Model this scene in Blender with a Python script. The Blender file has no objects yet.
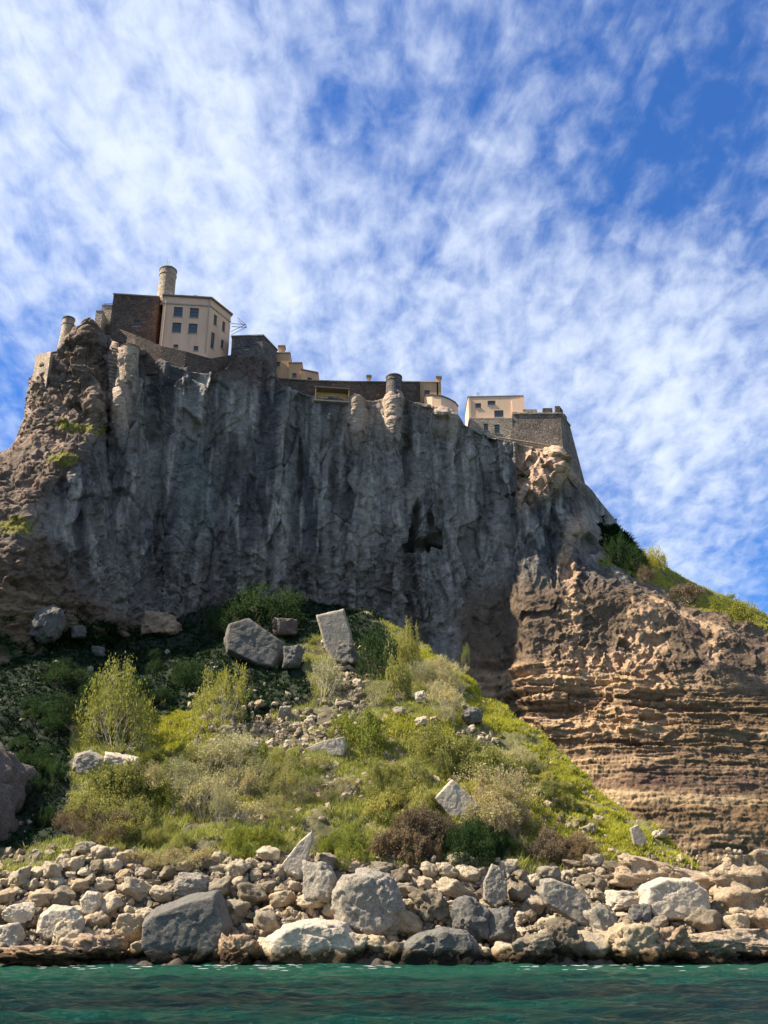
import bpy, math, random
import numpy as np
from mathutils import Vector, Matrix

rng = np.random.default_rng(7)
random.seed(7)
C = bpy.context.scene.collection
TH = math.radians(22.7); CT, ST = math.cos(TH), math.sin(TH); F = 1000.0; CAMZ = 3.0

# ------------------------------------------------------------ camera maths
def ray(px, py):
    a = (px - 384) / F; b = (512 - py) / F
    return a, CT - b * ST, ST + b * CT
def at(px, py, Y):
    a, dy, dz = ray(px, py); t = Y / dy
    return np.array([a * t, Y, CAMZ + dz * t])
def at_z(px, py, z):
    a, dy, dz = ray(px, py); t = (z - CAMZ) / dz
    return np.array([a * t, dy * t, z])
def project(P):
    x, y, z = P[..., 0], P[..., 1], P[..., 2] - CAMZ
    d = y * CT + z * ST
    up = -y * ST + z * CT
    return 384 + F * x / d, 512 - F * up / d, d

# ------------------------------------------------------------ noise
_p = np.random.default_rng(99).permutation(256).astype(np.int64); _p = np.concatenate([_p, _p, _p])
_g = np.random.default_rng(98).normal(size=(256, 3)); _g /= np.linalg.norm(_g, axis=1)[:, None]
_r = np.random.default_rng(97).random((256, 4))
def hsh(i, j, k):
    return _p[(_p[(_p[i & 255] + j) & 255] + k) & 255]
def pn(P, s=1.0, off=0.0):
    Q = P / s + off
    I = np.floor(Q).astype(np.int64); f = Q - I
    w = f * f * f * (f * (f * 6 - 15) + 10)
    out = 0
    for dx in (0, 1):
        wx = w[..., 0] if dx else 1 - w[..., 0]
        for dy in (0, 1):
            wy = w[..., 1] if dy else 1 - w[..., 1]
            for dz in (0, 1):
                wz = w[..., 2] if dz else 1 - w[..., 2]
                g = _g[hsh(I[..., 0] + dx, I[..., 1] + dy, I[..., 2] + dz)]
                out = out + wx * wy * wz * (g[..., 0] * (f[..., 0] - dx) + g[..., 1] * (f[..., 1] - dy) + g[..., 2] * (f[..., 2] - dz))
    return out * 1.6
def fbm(P, s, o=4, off=0.0, gain=0.5):
    a, t = 1.0, 0
    for i in range(o):
        t = t + a * pn(P, s / 2 ** i, off + i * 17.3); a *= gain
    return t
def ridged(P, s, o=3, off=0.0):
    a, t = 1.0, 0
    for i in range(o):
        t = t + a * (1 - np.abs(pn(P, s / 2 ** i, off + i * 11.7)) * 2); a *= 0.5
    return t / 1.75
def voro(P, s, off=0.0):
    Q = P / s + off
    I = np.floor(Q).astype(np.int64)
    f1 = np.full(Q.shape[:-1], 9.0); f2 = f1.copy(); r = np.zeros(Q.shape[:-1])
    for dx in (-1, 0, 1):
        for dy in (-1, 0, 1):
            for dz in (-1, 0, 1):
                c = I + np.array([dx, dy, dz])
                h = hsh(c[..., 0], c[..., 1], c[..., 2]); R = _r[h]
                d = np.sqrt((((c + R[..., :3]) - Q) ** 2).sum(-1))
                m = d < f1
                f2 = np.where(m, f1, np.minimum(f2, d)); r = np.where(m, R[..., 3], r); f1 = np.where(m, d, f1)
    return f1, f2, r
def facet(P, s, off=0.0, tilt=1.0):
    """cells of tilted planes, sharp breaks between them: fractured rock"""
    Q = P / s + off; I = np.floor(Q).astype(np.int64)
    f1 = np.full(Q.shape[:-1], 9.0); f2 = f1.copy(); o = np.zeros(Q.shape[:-1]); r = o.copy()
    for dx in (-1, 0, 1):
        for dy in (-1, 0, 1):
            for dz in (-1, 0, 1):
                c = I + np.array([dx, dy, dz]); h = hsh(c[..., 0], c[..., 1], c[..., 2]); R = _r[h]
                v = Q - (c + R[..., :3]); d_ = np.sqrt((v ** 2).sum(-1)); g = _g[(h * 7 + 13) & 255]
                m = d_ < f1; f2 = np.where(m, f1, np.minimum(f2, d_)); f1 = np.where(m, d_, f1)
                o = np.where(m, (R[..., 3] - .5) + tilt * (v * g).sum(-1), o); r = np.where(m, R[..., 3], r)
    return o, r, f2 - f1
def ss(a, b, x):
    t = np.clip((x - a) / (b - a), 0, 1); return t * t * (3 - 2 * t)
def blob(px, py, cx, cy, rx, ry, ang=0.0):
    c, s = math.cos(ang), math.sin(ang)
    dx, dy = px - cx, py - cy
    u, v = (dx * c + dy * s) / rx, (-dx * s + dy * c) / ry
    return np.exp(-(u * u + v * v))
def lerp3(c, d, m):
    return c * (1 - m[..., None]) + np.asarray(d) * m[..., None]

# ------------------------------------------------------------ object helpers
def tag(o, label=None, cat=None, group=None, kind=None):
    if label: o['label'] = label
    if cat: o['category'] = cat
    if group: o['group'] = group
    if kind: o['kind'] = kind
    return o
def mesh_np(name, V, Fq, smooth=True, col=None, mat=None, matidx=None):
    me = bpy.data.meshes.new(name)
    V = np.asarray(V, np.float32).reshape(-1, 3); Fq = np.asarray(Fq, np.int32)
    n, k = Fq.shape
    me.vertices.add(len(V)); me.vertices.foreach_set('co', V.ravel())
    me.loops.add(n * k); me.loops.foreach_set('vertex_index', Fq.ravel())
    me.polygons.add(n)
    me.polygons.foreach_set('loop_start', np.arange(0, n * k, k, dtype=np.int32))
    me.polygons.foreach_set('loop_total', np.full(n, k, np.int32))
    me.polygons.foreach_set('use_smooth', np.full(n, smooth))
    if matidx is not None: me.polygons.foreach_set('material_index', np.asarray(matidx, np.int32))
    me.update(calc_edges=True); me.validate()
    if col is not None:
        a = me.color_attributes.new('Col', 'FLOAT_COLOR', 'POINT')
        c4 = np.ones((len(V), 4), np.float32); c4[:, :3] = np.asarray(col).reshape(-1, 3)
        a.data.foreach_set('color', c4.ravel())
    if mat:
        for m in (mat if isinstance(mat, (list, tuple)) else [mat]): me.materials.append(m)
    return me
def link(name, me, parent=None, loc=None):
    o = bpy.data.objects.new(name, me); C.objects.link(o)
    if parent: o.parent = parent
    if loc is not None: o.location = loc
    return o
def empty(name, loc, rz=0):
    o = bpy.data.objects.new(name, None); C.objects.link(o)
    o.empty_display_size = 0.5; o.location = [float(v) for v in loc]; o.rotation_euler = (0, 0, rz); return o
def copy_tree(o, parent=None):
    c = o.copy(); C.objects.link(c); c.parent = parent
    for ch in list(o.children): copy_tree(ch, c)
    return c

# ------------------------------------------------------------ materials
def newmat(name):
    m = bpy.data.materials.new(name); m.use_nodes = True
    nt = m.node_tree; nt.nodes.clear()
    out = nt.nodes.new('ShaderNodeOutputMaterial'); b = nt.nodes.new('ShaderNodeBsdfPrincipled')
    nt.links.new(b.outputs[0], out.inputs[0])
    b.inputs['Roughness'].default_value = 0.9
    if 'Specular IOR Level' in b.inputs: b.inputs['Specular IOR Level'].default_value = 0.25
    return m, nt, b, out
def N(nt, t, **kw):
    n = nt.nodes.new(t)
    for k, v in kw.items():
        if k in n.inputs: n.inputs[k].default_value = v
        else: setattr(n, k, v)
    return n
def mixc(nt, a, b, fac, mode='MIX'):
    n = nt.nodes.new('ShaderNodeMix'); n.data_type = 'RGBA'; n.blend_type = mode
    for s, v in ((6, a), (7, b), (0, fac)):
        if hasattr(v, 'default_value') or hasattr(v, 'is_linked'): nt.links.new(v, n.inputs[s])
        else: n.inputs[s].default_value = (*v, 1) if isinstance(v, tuple) else v
    return n.outputs[2]
def ramp(nt, src, stops):
    r = nt.nodes.new('ShaderNodeValToRGB'); nt.links.new(src, r.inputs[0])
    e = r.color_ramp.elements
    while len(e) < len(stops): e.new(0.5)
    for x, (p, c) in zip(e, stops):
        x.position = p; x.color = (*c, 1) if isinstance(c, tuple) else (c, c, c, 1)
    return r.outputs[0]

def rock_mat(name, base=None, scale=1.0, bump=0.5, var=0.35, use_attr=False, objrand=0.0, mottling=0.5, moss=0.0, wet=False):
    m, nt, b, out = newmat(name)
    if use_attr:
        at_ = nt.nodes.new('ShaderNodeAttribute'); at_.attribute_name = 'Col'; col = at_.outputs[0]
    else:
        rgb = nt.nodes.new('ShaderNodeRGB'); rgb.outputs[0].default_value = (*base, 1); col = rgb.outputs[0]
    tc = nt.nodes.new('ShaderNodeTexCoord'); geo = nt.nodes.new('ShaderNodeNewGeometry')
    pos = geo.outputs['Position']
    n1 = N(nt, 'ShaderNodeTexNoise', Scale=0.9 * scale, Detail=8.0, Roughness=0.65); nt.links.new(pos, n1.inputs['Vector'])
    f = ramp(nt, n1.outputs[0], [(0.3, 1 - var), (0.7, 1 + var)])
    r = nt.nodes[-1]
    col = mixc(nt, col, f, 1.0, 'MULTIPLY')
    # fine pits and dark lichen specks
    n2 = N(nt, 'ShaderNodeTexNoise', Scale=5.0 * scale, Detail=5.0, Roughness=0.7); nt.links.new(pos, n2.inputs['Vector'])
    f2 = ramp(nt, n2.outputs[0], [(0.36, 1 - mottling), (0.5, 1.0)])
    col = mixc(nt, col, f2, 1.0, 'MULTIPLY')
    if objrand:
        oi = nt.nodes.new('ShaderNodeNewGeometry' if objrand == 2 else 'ShaderNodeObjectInfo')
        rr = ramp(nt, oi.outputs['Random Per Island' if objrand == 2 else 'Random'], [(0.0, (0.32, 0.29, 0.26)), (0.25, (0.55, 0.53, 0.5)), (0.5, (0.8, 0.76, 0.7)), (0.75, (1.0, 0.95, 0.87)), (1.0, (0.7, 0.58, 0.44))])
        col = mixc(nt, col, rr, 1.0, 'MULTIPLY')
    if moss:
        n3 = N(nt, 'ShaderNodeTexNoise', Scale=0.35, Detail=5.0); nt.links.new(pos, n3.inputs['Vector'])
        mk = ramp(nt, n3.outputs[0], [(0.5, 0.0), (0.62, moss)])
        col = mixc(nt, col, (0.16, 0.13, 0.06), mk)
    if wet:
        sx = nt.nodes.new('ShaderNodeSeparateXYZ'); nt.links.new(pos, sx.inputs[0])
        n4 = N(nt, 'ShaderNodeTexNoise', Scale=0.6, Detail=4.0); nt.links.new(pos, n4.inputs['Vector'])
        ad = nt.nodes.new('ShaderNodeMath'); ad.operation = 'MULTIPLY_ADD'
        nt.links.new(n4.outputs[0], ad.inputs[0]); ad.inputs[1].default_value = -1.6; nt.links.new(sx.outputs[2], ad.inputs[2])
        w = ramp(nt, ad.outputs[0], [(0.0, (0.14, 0.11, 0.07)), (0.3, (0.45, 0.38, 0.27)), (0.75, (1, 1, 1))])
        col = mixc(nt, col, w, 1.0, 'MULTIPLY')
    nt.links.new(col, b.inputs['Base Color'])
    n5 = N(nt, 'ShaderNodeTexNoise', Scale=1.6 * scale, Detail=9.0, Roughness=0.68); nt.links.new(pos, n5.inputs['Vector'])
    bp = N(nt, 'ShaderNodeBump', Strength=bump, Distance=0.6 / scale); nt.links.new(n5.outputs[0], bp.inputs['Height'])
    nt.links.new(bp.outputs[0], b.inputs['Normal'])
    return m

def plain(name, c, rough=0.85, nscale=1.5, var=0.25, bump=0.0, streak=False):
    m, nt, b, out = newmat(name)
    geo = nt.nodes.new('ShaderNodeNewGeometry')
    mp = nt.nodes.new('ShaderNodeMapping'); nt.links.new(geo.outputs['Position'], mp.inputs[0])
    if streak: mp.inputs['Scale'].default_value = (1, 1, 0.25)
    n1 = N(nt, 'ShaderNodeTexNoise', Scale=nscale, Detail=6.0, Roughness=0.6); nt.links.new(mp.outputs[0], n1.inputs['Vector'])
    f = ramp(nt, n1.outputs[0], [(0.3, 1 - var), (0.7, 1 + var * 0.6)])
    nt.links.new(mixc(nt, c, f, 1.0, 'MULTIPLY'), b.inputs['Base Color'])
    b.inputs['Roughness'].default_value = rough
    if bump:
        bp = N(nt, 'ShaderNodeBump', Strength=bump, Distance=0.3); nt.links.new(n1.outputs[0], bp.inputs['Height']); nt.links.new(bp.outputs[0], b.inputs['Normal'])
    return m
def masonry(name, c1, c2, mortar, sc=1.0):
    m, nt, b, out = newmat(name)
    geo = nt.nodes.new('ShaderNodeNewGeometry')
    vo = N(nt, 'ShaderNodeTexVoronoi', Scale=1.7 * sc); 
    mp = nt.nodes.new('ShaderNodeMapping'); mp.inputs['Scale'].default_value = (1, 1, 1.7)
    nt.links.new(geo.outputs['Position'], mp.inputs[0]); nt.links.new(mp.outputs[0], vo.inputs['Vector'])
    sp = nt.nodes.new('ShaderNodeSeparateColor'); nt.links.new(vo.outputs['Color'], sp.inputs[0])
    col = mixc(nt, c1, c2, sp.outputs[0])
    n1 = N(nt, 'ShaderNodeTexNoise', Scale=0.35, Detail=7.0, Roughness=0.7); nt.links.new(geo.outputs['Position'], n1.inputs['Vector'])
    col = mixc(nt, col, ramp(nt, n1.outputs[0], [(0.35, 0.6), (0.65, 1.25)]), 1.0, 'MULTIPLY')
    vd = N(nt, 'ShaderNodeTexVoronoi', Scale=1.7 * sc); vd.feature = 'DISTANCE_TO_EDGE'; nt.links.new(mp.outputs[0], vd.inputs['Vector'])
    col = mixc(nt, mortar, col, ramp(nt, vd.outputs[0], [(0.0, 0.0), (0.08, 1.0)]))
    nt.links.new(col, b.inputs['Base Color'])
    bp = N(nt, 'ShaderNodeBump', Strength=0.6, Distance=0.25)
    nt.links.new(ramp(nt, vd.outputs[0], [(0.0, 0.0), (0.15, 1.0)]), bp.inputs['Height']); nt.links.new(bp.outputs[0], b.inputs['Normal'])
    return m
def leaf_mat(name, c1, c2, transl=0.35, rough=0.7):
    m, nt, b, out = newmat(name)
    geo = nt.nodes.new('ShaderNodeNewGeometry'); oi = nt.nodes.new('ShaderNodeObjectInfo')
    n1 = N(nt, 'ShaderNodeTexNoise', Scale=0.9, Detail=4.0); nt.links.new(geo.outputs['Position'], n1.inputs['Vector'])
    ad = nt.nodes.new('ShaderNodeMath'); ad.operation = 'MULTIPLY_ADD'
    nt.links.new(geo.outputs['Random Per Island'], ad.inputs[0]); ad.inputs[1].default_value = 0.5; 
    r0 = ramp(nt, n1.outputs[0], [(0.35, 0.0), (0.65, 0.5)]); nt.links.new(r0, ad.inputs[2])
    col = mixc(nt, c1, c2, ad.outputs[0])
    rr = ramp(nt, oi.outputs['Random'], [(0.0, (0.75, 0.8, 0.8)), (0.5, (1.0, 1.0, 1.0)), (1.0, (1.25, 1.15, 1.0))])
    col = mixc(nt, col, rr, 1.0, 'MULTIPLY')
    nt.links.new(col, b.inputs['Base Color']); b.inputs['Roughness'].default_value = rough; b.inputs['Specular IOR Level'].default_value = .04
    tr = nt.nodes.new('ShaderNodeBsdfTranslucent'); nt.links.new(col, tr.inputs[0])
    ms = nt.nodes.new('ShaderNodeMixShader'); ms.inputs[0].default_value = transl
    nt.links.new(b.outputs[0], ms.inputs[1]); nt.links.new(tr.outputs[0], ms.inputs[2]); nt.links.new(ms.outputs[0], out.inputs[0])
    return m

M = {}
M['cliff'] = rock_mat('cliff_rock', use_attr=True, scale=0.8, bump=0.75, var=0.3, mottling=0.4)
M['ground'] = rock_mat('slope_ground', use_attr=True, scale=1.6, bump=0.7, var=0.35, mottling=0.4)
M['boulder'] = rock_mat('boulder_rock', base=(0.5, 0.42, 0.3), scale=1.8, bump=0.9, var=0.22, objrand=1.0, mottling=0.35, wet=True)
M['rubble'] = rock_mat('rubble_rock', base=(0.46, 0.38, 0.27), scale=1.8, bump=0.9, var=0.22, objrand=2, mottling=0.35, wet=True)
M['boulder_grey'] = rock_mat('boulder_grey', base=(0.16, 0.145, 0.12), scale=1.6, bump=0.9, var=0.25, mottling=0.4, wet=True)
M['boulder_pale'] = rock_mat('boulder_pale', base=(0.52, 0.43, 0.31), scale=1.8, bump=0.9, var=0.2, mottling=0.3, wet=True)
M['boulder_pit'] = rock_mat('boulder_pitted', base=(0.34, 0.29, 0.22), scale=1.8, bump=1.0, var=0.3, mottling=0.6, wet=True)
M['boulder_brown'] = rock_mat('boulder_brown', base=(0.34, 0.23, 0.14), scale=1.4, bump=0.8, var=0.3, mottling=0.5, wet=True)
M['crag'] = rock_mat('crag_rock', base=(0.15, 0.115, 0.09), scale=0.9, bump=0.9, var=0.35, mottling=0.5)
M['beige'] = plain('beige_render', (0.74, 0.45, 0.28), nscale=0.6, var=0.15, streak=True)
M['tan'] = plain('tan_render', (0.62, 0.36, 0.18), nscale=0.6, var=0.2, streak=True)
M['cream'] = plain('cream_render', (0.82, 0.54, 0.33), nscale=0.6, var=0.12, streak=True)
M['trim'] = plain('trim', (0.45, 0.36, 0.26))
M['roof'] = plain('roof_tile', (0.28, 0.2, 0.14), nscale=3, var=0.4, bump=0.3)
M['dark'] = plain('dark_opening', (0.03, 0.03, 0.035), rough=0.4)
M['frame'] = plain('window_frame', (0.12, 0.11, 0.1), rough=0.6)
M['frame_lt'] = plain('window_frame_light', (0.4, 0.38, 0.33), rough=0.6)
M['red'] = plain('red_shutter', (0.3, 0.06, 0.04), rough=0.6)
M['metal'] = plain('dark_metal', (0.1, 0.1, 0.11), rough=0.45)
M['stone_dk'] = masonry('brown_masonry', (0.1, 0.068, 0.048), (0.18, 0.125, 0.088), (0.06, 0.045, 0.035))
M['stone_lt'] = masonry('tan_masonry', (0.4, 0.3, 0.2), (0.55, 0.42, 0.28), (0.25, 0.19, 0.13))
M['stone_ba'] = masonry('bastion_masonry', (0.17, 0.125, 0.09), (0.3, 0.23, 0.17), (0.09, 0.07, 0.055))
M['stone_gr'] = masonry('grey_masonry', (0.12, 0.1, 0.085), (0.2, 0.17, 0.14), (0.07, 0.06, 0.055))
gm, nt, b, out = newmat('glass'); b.inputs['Base Color'].default_value = (0.05, 0.07, 0.08, 1); b.inputs['Roughness'].default_value = 0.08
b.inputs['Specular IOR Level'].default_value = 0.6; M['glass'] = gm
M['twig'] = plain('twig_bark', (0.2, 0.16, 0.12), nscale=3)
M['twig_pale'] = plain('twig_pale', (0.42, 0.36, 0.26), nscale=3)
M['twig_red'] = plain('twig_red', (0.3, 0.19, 0.14), nscale=3)
M['leaf_yellow'] = leaf_mat('leaf_yellow', (0.2, 0.2, 0.04), (0.5, 0.47, 0.07))
M['leaf_green'] = leaf_mat('leaf_green', (0.13, 0.16, 0.025), (0.31, 0.33, 0.06))
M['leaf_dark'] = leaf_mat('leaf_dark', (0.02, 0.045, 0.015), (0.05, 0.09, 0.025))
M['leaf_olive'] = leaf_mat('leaf_olive', (0.18, 0.18, 0.045), (0.42, 0.4, 0.11))
M['leaf_dry'] = leaf_mat('leaf_dry', (0.3, 0.28, 0.1), (0.58, 0.52, 0.25))
M['leaf_brown'] = leaf_mat('leaf_brown', (0.13, 0.095, 0.05), (0.27, 0.2, 0.12))
M['grass_bright'] = leaf_mat('grass_bright', (0.23, 0.25, 0.025), (0.52, 0.49, 0.07))
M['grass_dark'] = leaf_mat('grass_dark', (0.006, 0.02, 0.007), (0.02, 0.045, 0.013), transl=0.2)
M['grass_dry'] = leaf_mat('grass_dry', (0.24, 0.27, 0.04), (0.52, 0.48, 0.14))

# ------------------------------------------------------------ lattice patches
def grid_faces(nu, nv):
    i = np.arange(nu - 1)[:, None] * nv + np.arange(nv - 1)[None, :]
    return np.stack([i, i + nv, i + nv + 1, i + 1], -1).reshape(-1, 4)
def densify(A, axis, counts):
    A = np.moveaxis(A, axis, 0); out = []
    for k, c in enumerate(counts):
        t = (np.arange(c) / c).reshape(-1, *([1] * (A.ndim - 1)))
        out.append(A[k] * (1 - t) + A[k + 1] * t)
    out.append(A[-1:]); return np.moveaxis(np.concatenate(out), 0, axis)
def blur(A, axis, n, it=2):
    A = np.moveaxis(A, axis, 0)
    for _ in range(it):
        P = np.concatenate([np.repeat(A[:1], n, 0), A, np.repeat(A[-1:], n, 0)])
        c = np.cumsum(np.concatenate([np.zeros_like(P[:1]), P]), 0)
        B = (c[2 * n + 1:] - c[:-2 * n - 1]) / (2 * n + 1)
        B[0], B[-1] = A[0], A[-1]; A = B
    return np.moveaxis(A, 0, axis)
def normals(G):
    du = np.gradient(G, axis=0); dv = np.gradient(G, axis=1)
    n = np.cross(du, dv); return n / (np.linalg.norm(n, axis=-1, keepdims=True) + 1e-9)

# ============================================================ CLIFF
cols = []
def col(*pts): cols.append([at(*p) for p in pts])
col((-420, 900, 240), (-300, 760, 240), (-200, 660, 235), (-60, 560, 232), (26, 480, 235), (41, 388, 232))
col((-300, 900, 150), (-260, 660, 165), (-230, 560, 172), (-90, 515, 185), (18, 448, 200), (40, 372, 205))
col((-120, 900, 140), (-110, 650, 148), (-80, 560, 153), (-22, 482, 162), (24, 436, 176), (38, 358, 180))
col((-20, 860, 146), (-20, 650, 152), (-12, 552, 156), (6, 498, 161), (34, 432, 171), (42, 352, 176))
col((30, 860, 152), (30, 650, 157), (26, 548, 157), (20, 497, 161), (50, 432, 171), (58, 346, 177))
col((62, 860, 156), (62, 650, 162), (58, 550, 163), (50, 474, 163), (70, 436, 171), (72, 328, 178))
col((100, 860, 160), (100, 650, 167), (92, 550, 168), (82, 468, 166), (98, 432, 172), (88, 313, 180))
col((125, 860, 164), (125, 650, 172), (112, 550, 174), (106, 480, 176), (108, 440, 181), (109, 334, 184))
col((140, 860, 168), (140, 640, 176), (132, 560, 177), (124, 480, 177), (119, 428, 176), (119, 346, 177))
col((160, 860, 172), (160, 640, 179), (152, 560, 180), (145, 480, 180), (138, 428, 178), (135, 346, 178))
col((172, 860, 174), (172, 640, 181), (165, 560, 182), (158, 480, 182.5), (150, 428, 183), (146, 348, 183))
for px, pt, Y in ((163, 358, 181.2), (180, 364, 181), (196, 368, 181.2), (211, 371, 181.6), (224, 366, 183.2), (236, 352, 186), (268, 352, 188), (280, 384, 189), (318, 394, 190.5), (346, 400, 191.5),
                  (352, 394, 190.4), (360, 392, 190.6), (368, 400, 193), (384, 397, 193), (389, 389, 191), (399, 389, 191.4), (407, 399, 194.5), (430, 404, 195.5), (440, 410, 193.5),
                  (455, 412, 194), (468, 426, 197), (500, 438, 197.2)):
    col((px, 860, Y - 3), (px, 640, Y - 2), (px, 560, Y - 1), (px, 500, Y - .3), (px, 450, Y + .3), (px, pt, Y))
col((530, 870, 182), (530, 740, 186), (530, 650, 189), (528, 570, 192), (528, 510, 196.4), (530, 444, 197.4))
col((552, 870, 181), (552, 740, 185), (552, 650, 188.5), (551, 575, 192), (550, 510, 196.8), (558, 452, 197.6))
col((574, 875, 179.5), (574, 750, 184), (574, 655, 188), (570, 580, 192), (568, 520, 199), (575, 472, 204.5))
col((590, 880, 178), (590, 750, 183), (590, 660, 187.5), (586, 588, 192), (584, 545, 199), (588, 485, 205))
col((606, 885, 177), (606, 755, 182), (606, 665, 187), (602, 584, 192), (602, 560, 199), (606, 506, 212))
col((640, 900, 174), (640, 780, 179), (640, 680, 185), (640, 598, 192), (638, 576, 200), (640, 552, 214))
col((700, 920, 171), (700, 800, 176), (700, 690, 184), (700, 622, 192), (705, 604, 199), (700, 586, 214))
col((768, 930, 170), (768, 820, 175), (768, 710, 183), (768, 650, 192), (768, 632, 199), (768, 613, 214))
col((860, 940, 170), (860, 830, 175), (860, 730, 182), (860, 680, 191), (860, 668, 199), (860, 652, 214))
col((1100, 950, 174), (1100, 880, 180), (1100, 820, 188), (1100, 780, 200), (1080, 760, 198), (1060, 745, 220))
L = np.array(cols)
back1 = L[:, -1] + np.array([0, 22, -0.5]); back2 = L[:, -1] + np.array([0, 90, -8.0])
back3 = back2 + np.array([0, 120, 0]); back3[:, 2] = -5
L = np.concatenate([L, back1[:, None], back2[:, None], back3[:, None]], 1)
pxu = project(L[:, 4])[0]
ucount = [int(max(4, min(120, np.linalg.norm(L[i + 1, 3:6] - L[i, 3:6], axis=-1).mean() / 0.22))) for i in range(len(L) - 1)]
ucount[0] = 30; ucount[1] = 90; ucount[-1] = 40
vcount = [90, 130, 100, 90, 170, 30, 14, 6]
G = densify(densify(L, 0, ucount), 1, vcount)
G = blur(blur(G, 0, 4), 1, 5)
nU, nV = G.shape[:2]
print('cliff grid', nU, nV)
px, py, _ = project(G)
nrm = normals(G)
facing = np.sign(nrm[..., 1:2][nU // 2, 60]); nrm = -nrm if facing > 0 else nrm     # outward = toward -Y
vv = np.arange(nV)[None, :] * np.ones((nU, 1)); topv = sum(vcount[:5]); onface = 1 - ss(topv - 2, topv + 6, vv)
# region masks (places on the rock)
strata = ss(655, 690, py + 0.10 * (px - 600) * -1) * ss(440, 500, px)
strata = np.maximum(strata, ss(560, 600, py - 0.25 * px) * (1 - ss(190, 250, px)))
cong = ss(560, 600, py) * (1 - strata) * ss(440, 520, px)
rubble = ss(520, 580, py) * (1 - ss(400, 460, px)) * (1 - strata)
left = 1 - ss(-12, 8, px - np.interp(py, [430, 455, 490, 520, 560, 640], [108, 88, 52, 40, 60, 120]) + 9 * pn(G, 6, 3.))
hill = ss(560, 590, px) * (1 - ss(0, 16, py - (545 + (px - 580) * 0.45)))
main = (1 - left) * (1 - strata) * (1 - cong) * (1 - hill)
d = np.zeros((nU, nV))
S = G * np.array([1, 1, 0.13]); W = G + .55 * np.stack([fbm(G, 9, 2, 3.1), fbm(G, 9, 2, 8.1), fbm(G, 9, 2, 5.1)], -1)
SW = W * np.array([1, 1, 0.16])
zz = G[..., 2] + 0.25 * fbm(G, 14, 2, 12.3) + 0.03 * G[..., 0]
V3 = lambda a, b_, c: W * np.array([a, b_, c])
o1, r1, e1 = facet(V3(1, 1, .28), 7.0, 0.3); o2, r2, e2 = facet(V3(1, 1, .4), 3.0, 5.3); o3, r3, e3 = facet(V3(1, 1, .7), 1.35, 9.3, .8)
d += main * (1.25 * o1 + .7 * fbm(S, 12, 2, 4.2) + 1.0 * o2 * ss(-.5, .3, fbm(G, 12, 2, 9.9)) +   .45 * o3 * ss(-.4, .3, fbm(G, 7, 2, 2.9)) + .28 * fbm(S * np.array([1, 1, 2]), 2.6, 5, 77., .62))
d -= main * .5 * (1 - ss(0, .035, e1)) * ss(0, .3, fbm(G, 10, 2, 66.))
q1, t1, g1 = facet(W, 5.0, 2.2); 
far = 1 - ss(40, 75, px)
q5, _, _ = facet(W * np.array([1, 1, .8]), 2.6, 8.8, .5); q6, _, _ = facet(W * np.array([1, 1, 1.6]), 5.5, 6.1, .35)
d += left * (1.6 * q6 + 1.3 * q5 + .35 * o3 + .8 * fbm(W, 12, 2, 2.2)) * (1 - .4 * far) - left * .5 * (1 - ss(0, .07, e2))
f1, f2, vr3 = voro(W, 1.5, 7.7)
rb = np.clip(rubble + cong * .22 + .2 * left, 0, 1)
o4, r4, e4 = facet(W, 1.5, 3.9)
d += rb * (o4 * .55 + .3 * o3 + .25 * fbm(G, 1.2, 3, 13.))
d += cong * (1.2 * fbm(G, 12, 3, 1.1) + .5 * q1)
# bedded strata: slabs that stick out by different amounts, broken by joints
st = np.stack([G[..., 0] * .03, G[..., 1] * .03, zz], -1)
lay = fbm(st, 2.6, 4, 0.7, .7); ledge = ss(-.03, .05, lay)
bz = np.stack([W[..., 0], W[..., 1], zz * 4.2], -1)
s1, u1, w1_ = facet(bz, 6.0, 1.7, .35); s2, u2, w2_ = facet(bz * np.array([1, 1, 1.2]), 2.4, 4.7, .4)
flat_ = 1 - .5 * ss(740, 780, py)
d += strata * ((.32 * ledge + .25 * lay + .6 * s1 + .4 * s2) * flat_ + .1 * o3 + .9 * fbm(G, 18, 3, 7.0))
d += 0.16 * fbm(G, 1.1, 4, 21.0, .6) + .5 * hill * fbm(G, 6, 4, 5.5)
r1_c, r2_c = r1, r2
# eroded lit fans: face to the left
lit = blob(px, py, 640, 700, 60, 36, -.1) + blob(px, py, 545, 700, 45, 30)
d += np.clip(lit, 0, 1) * (1.5 * s1 + .6 * o3)
fanm = np.clip(blob(px, py, 572, 600, 16, 60, -.1) + blob(px, py, 600, 655, 60, 18, 0) + blob(px, py, 645, 640, 22, 22, .6) + blob(px, py, 714, 650, 8, 24, 0), 0, 1)
d += fanm * (.5 * np.abs(o4) + .6 * fbm(W, 2.2, 4, 19.0) + .5 * o3)
# buttress ribs: bulges whose left flanks catch the sun
def rib(cx, y0, y1, w, amp, lean=0.0, skew=.35):
    c = cx + lean * (py - y0) + 2.0 * pn(np.stack([py / 22, 0 * py + cx, 0 * py], -1), 1.0)
    u = (px - c) / w
    s = np.where(u < 0, np.exp(-(u / skew) ** 2), np.exp(-(u / 1.3) ** 2))
    return amp * s * ss(y0 - 14, y0, py) * (1 - ss(y1 - (y1 - y0) * .45, y1, py))
d += rib(120, 350, 440, 13, 1.5, .02) + rib(356, 396, 470, 8, .7, -.06, .6) + rib(391, 388, 450, 9, .8, -.04, .6) + rib(442, 414, 440, 12, 1.2, -.3, .6)
d += rib(328, 420, 600, 6, 1.2, 0, .5) + rib(281, 420, 600, 6, 1.0, 0, .5)
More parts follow.
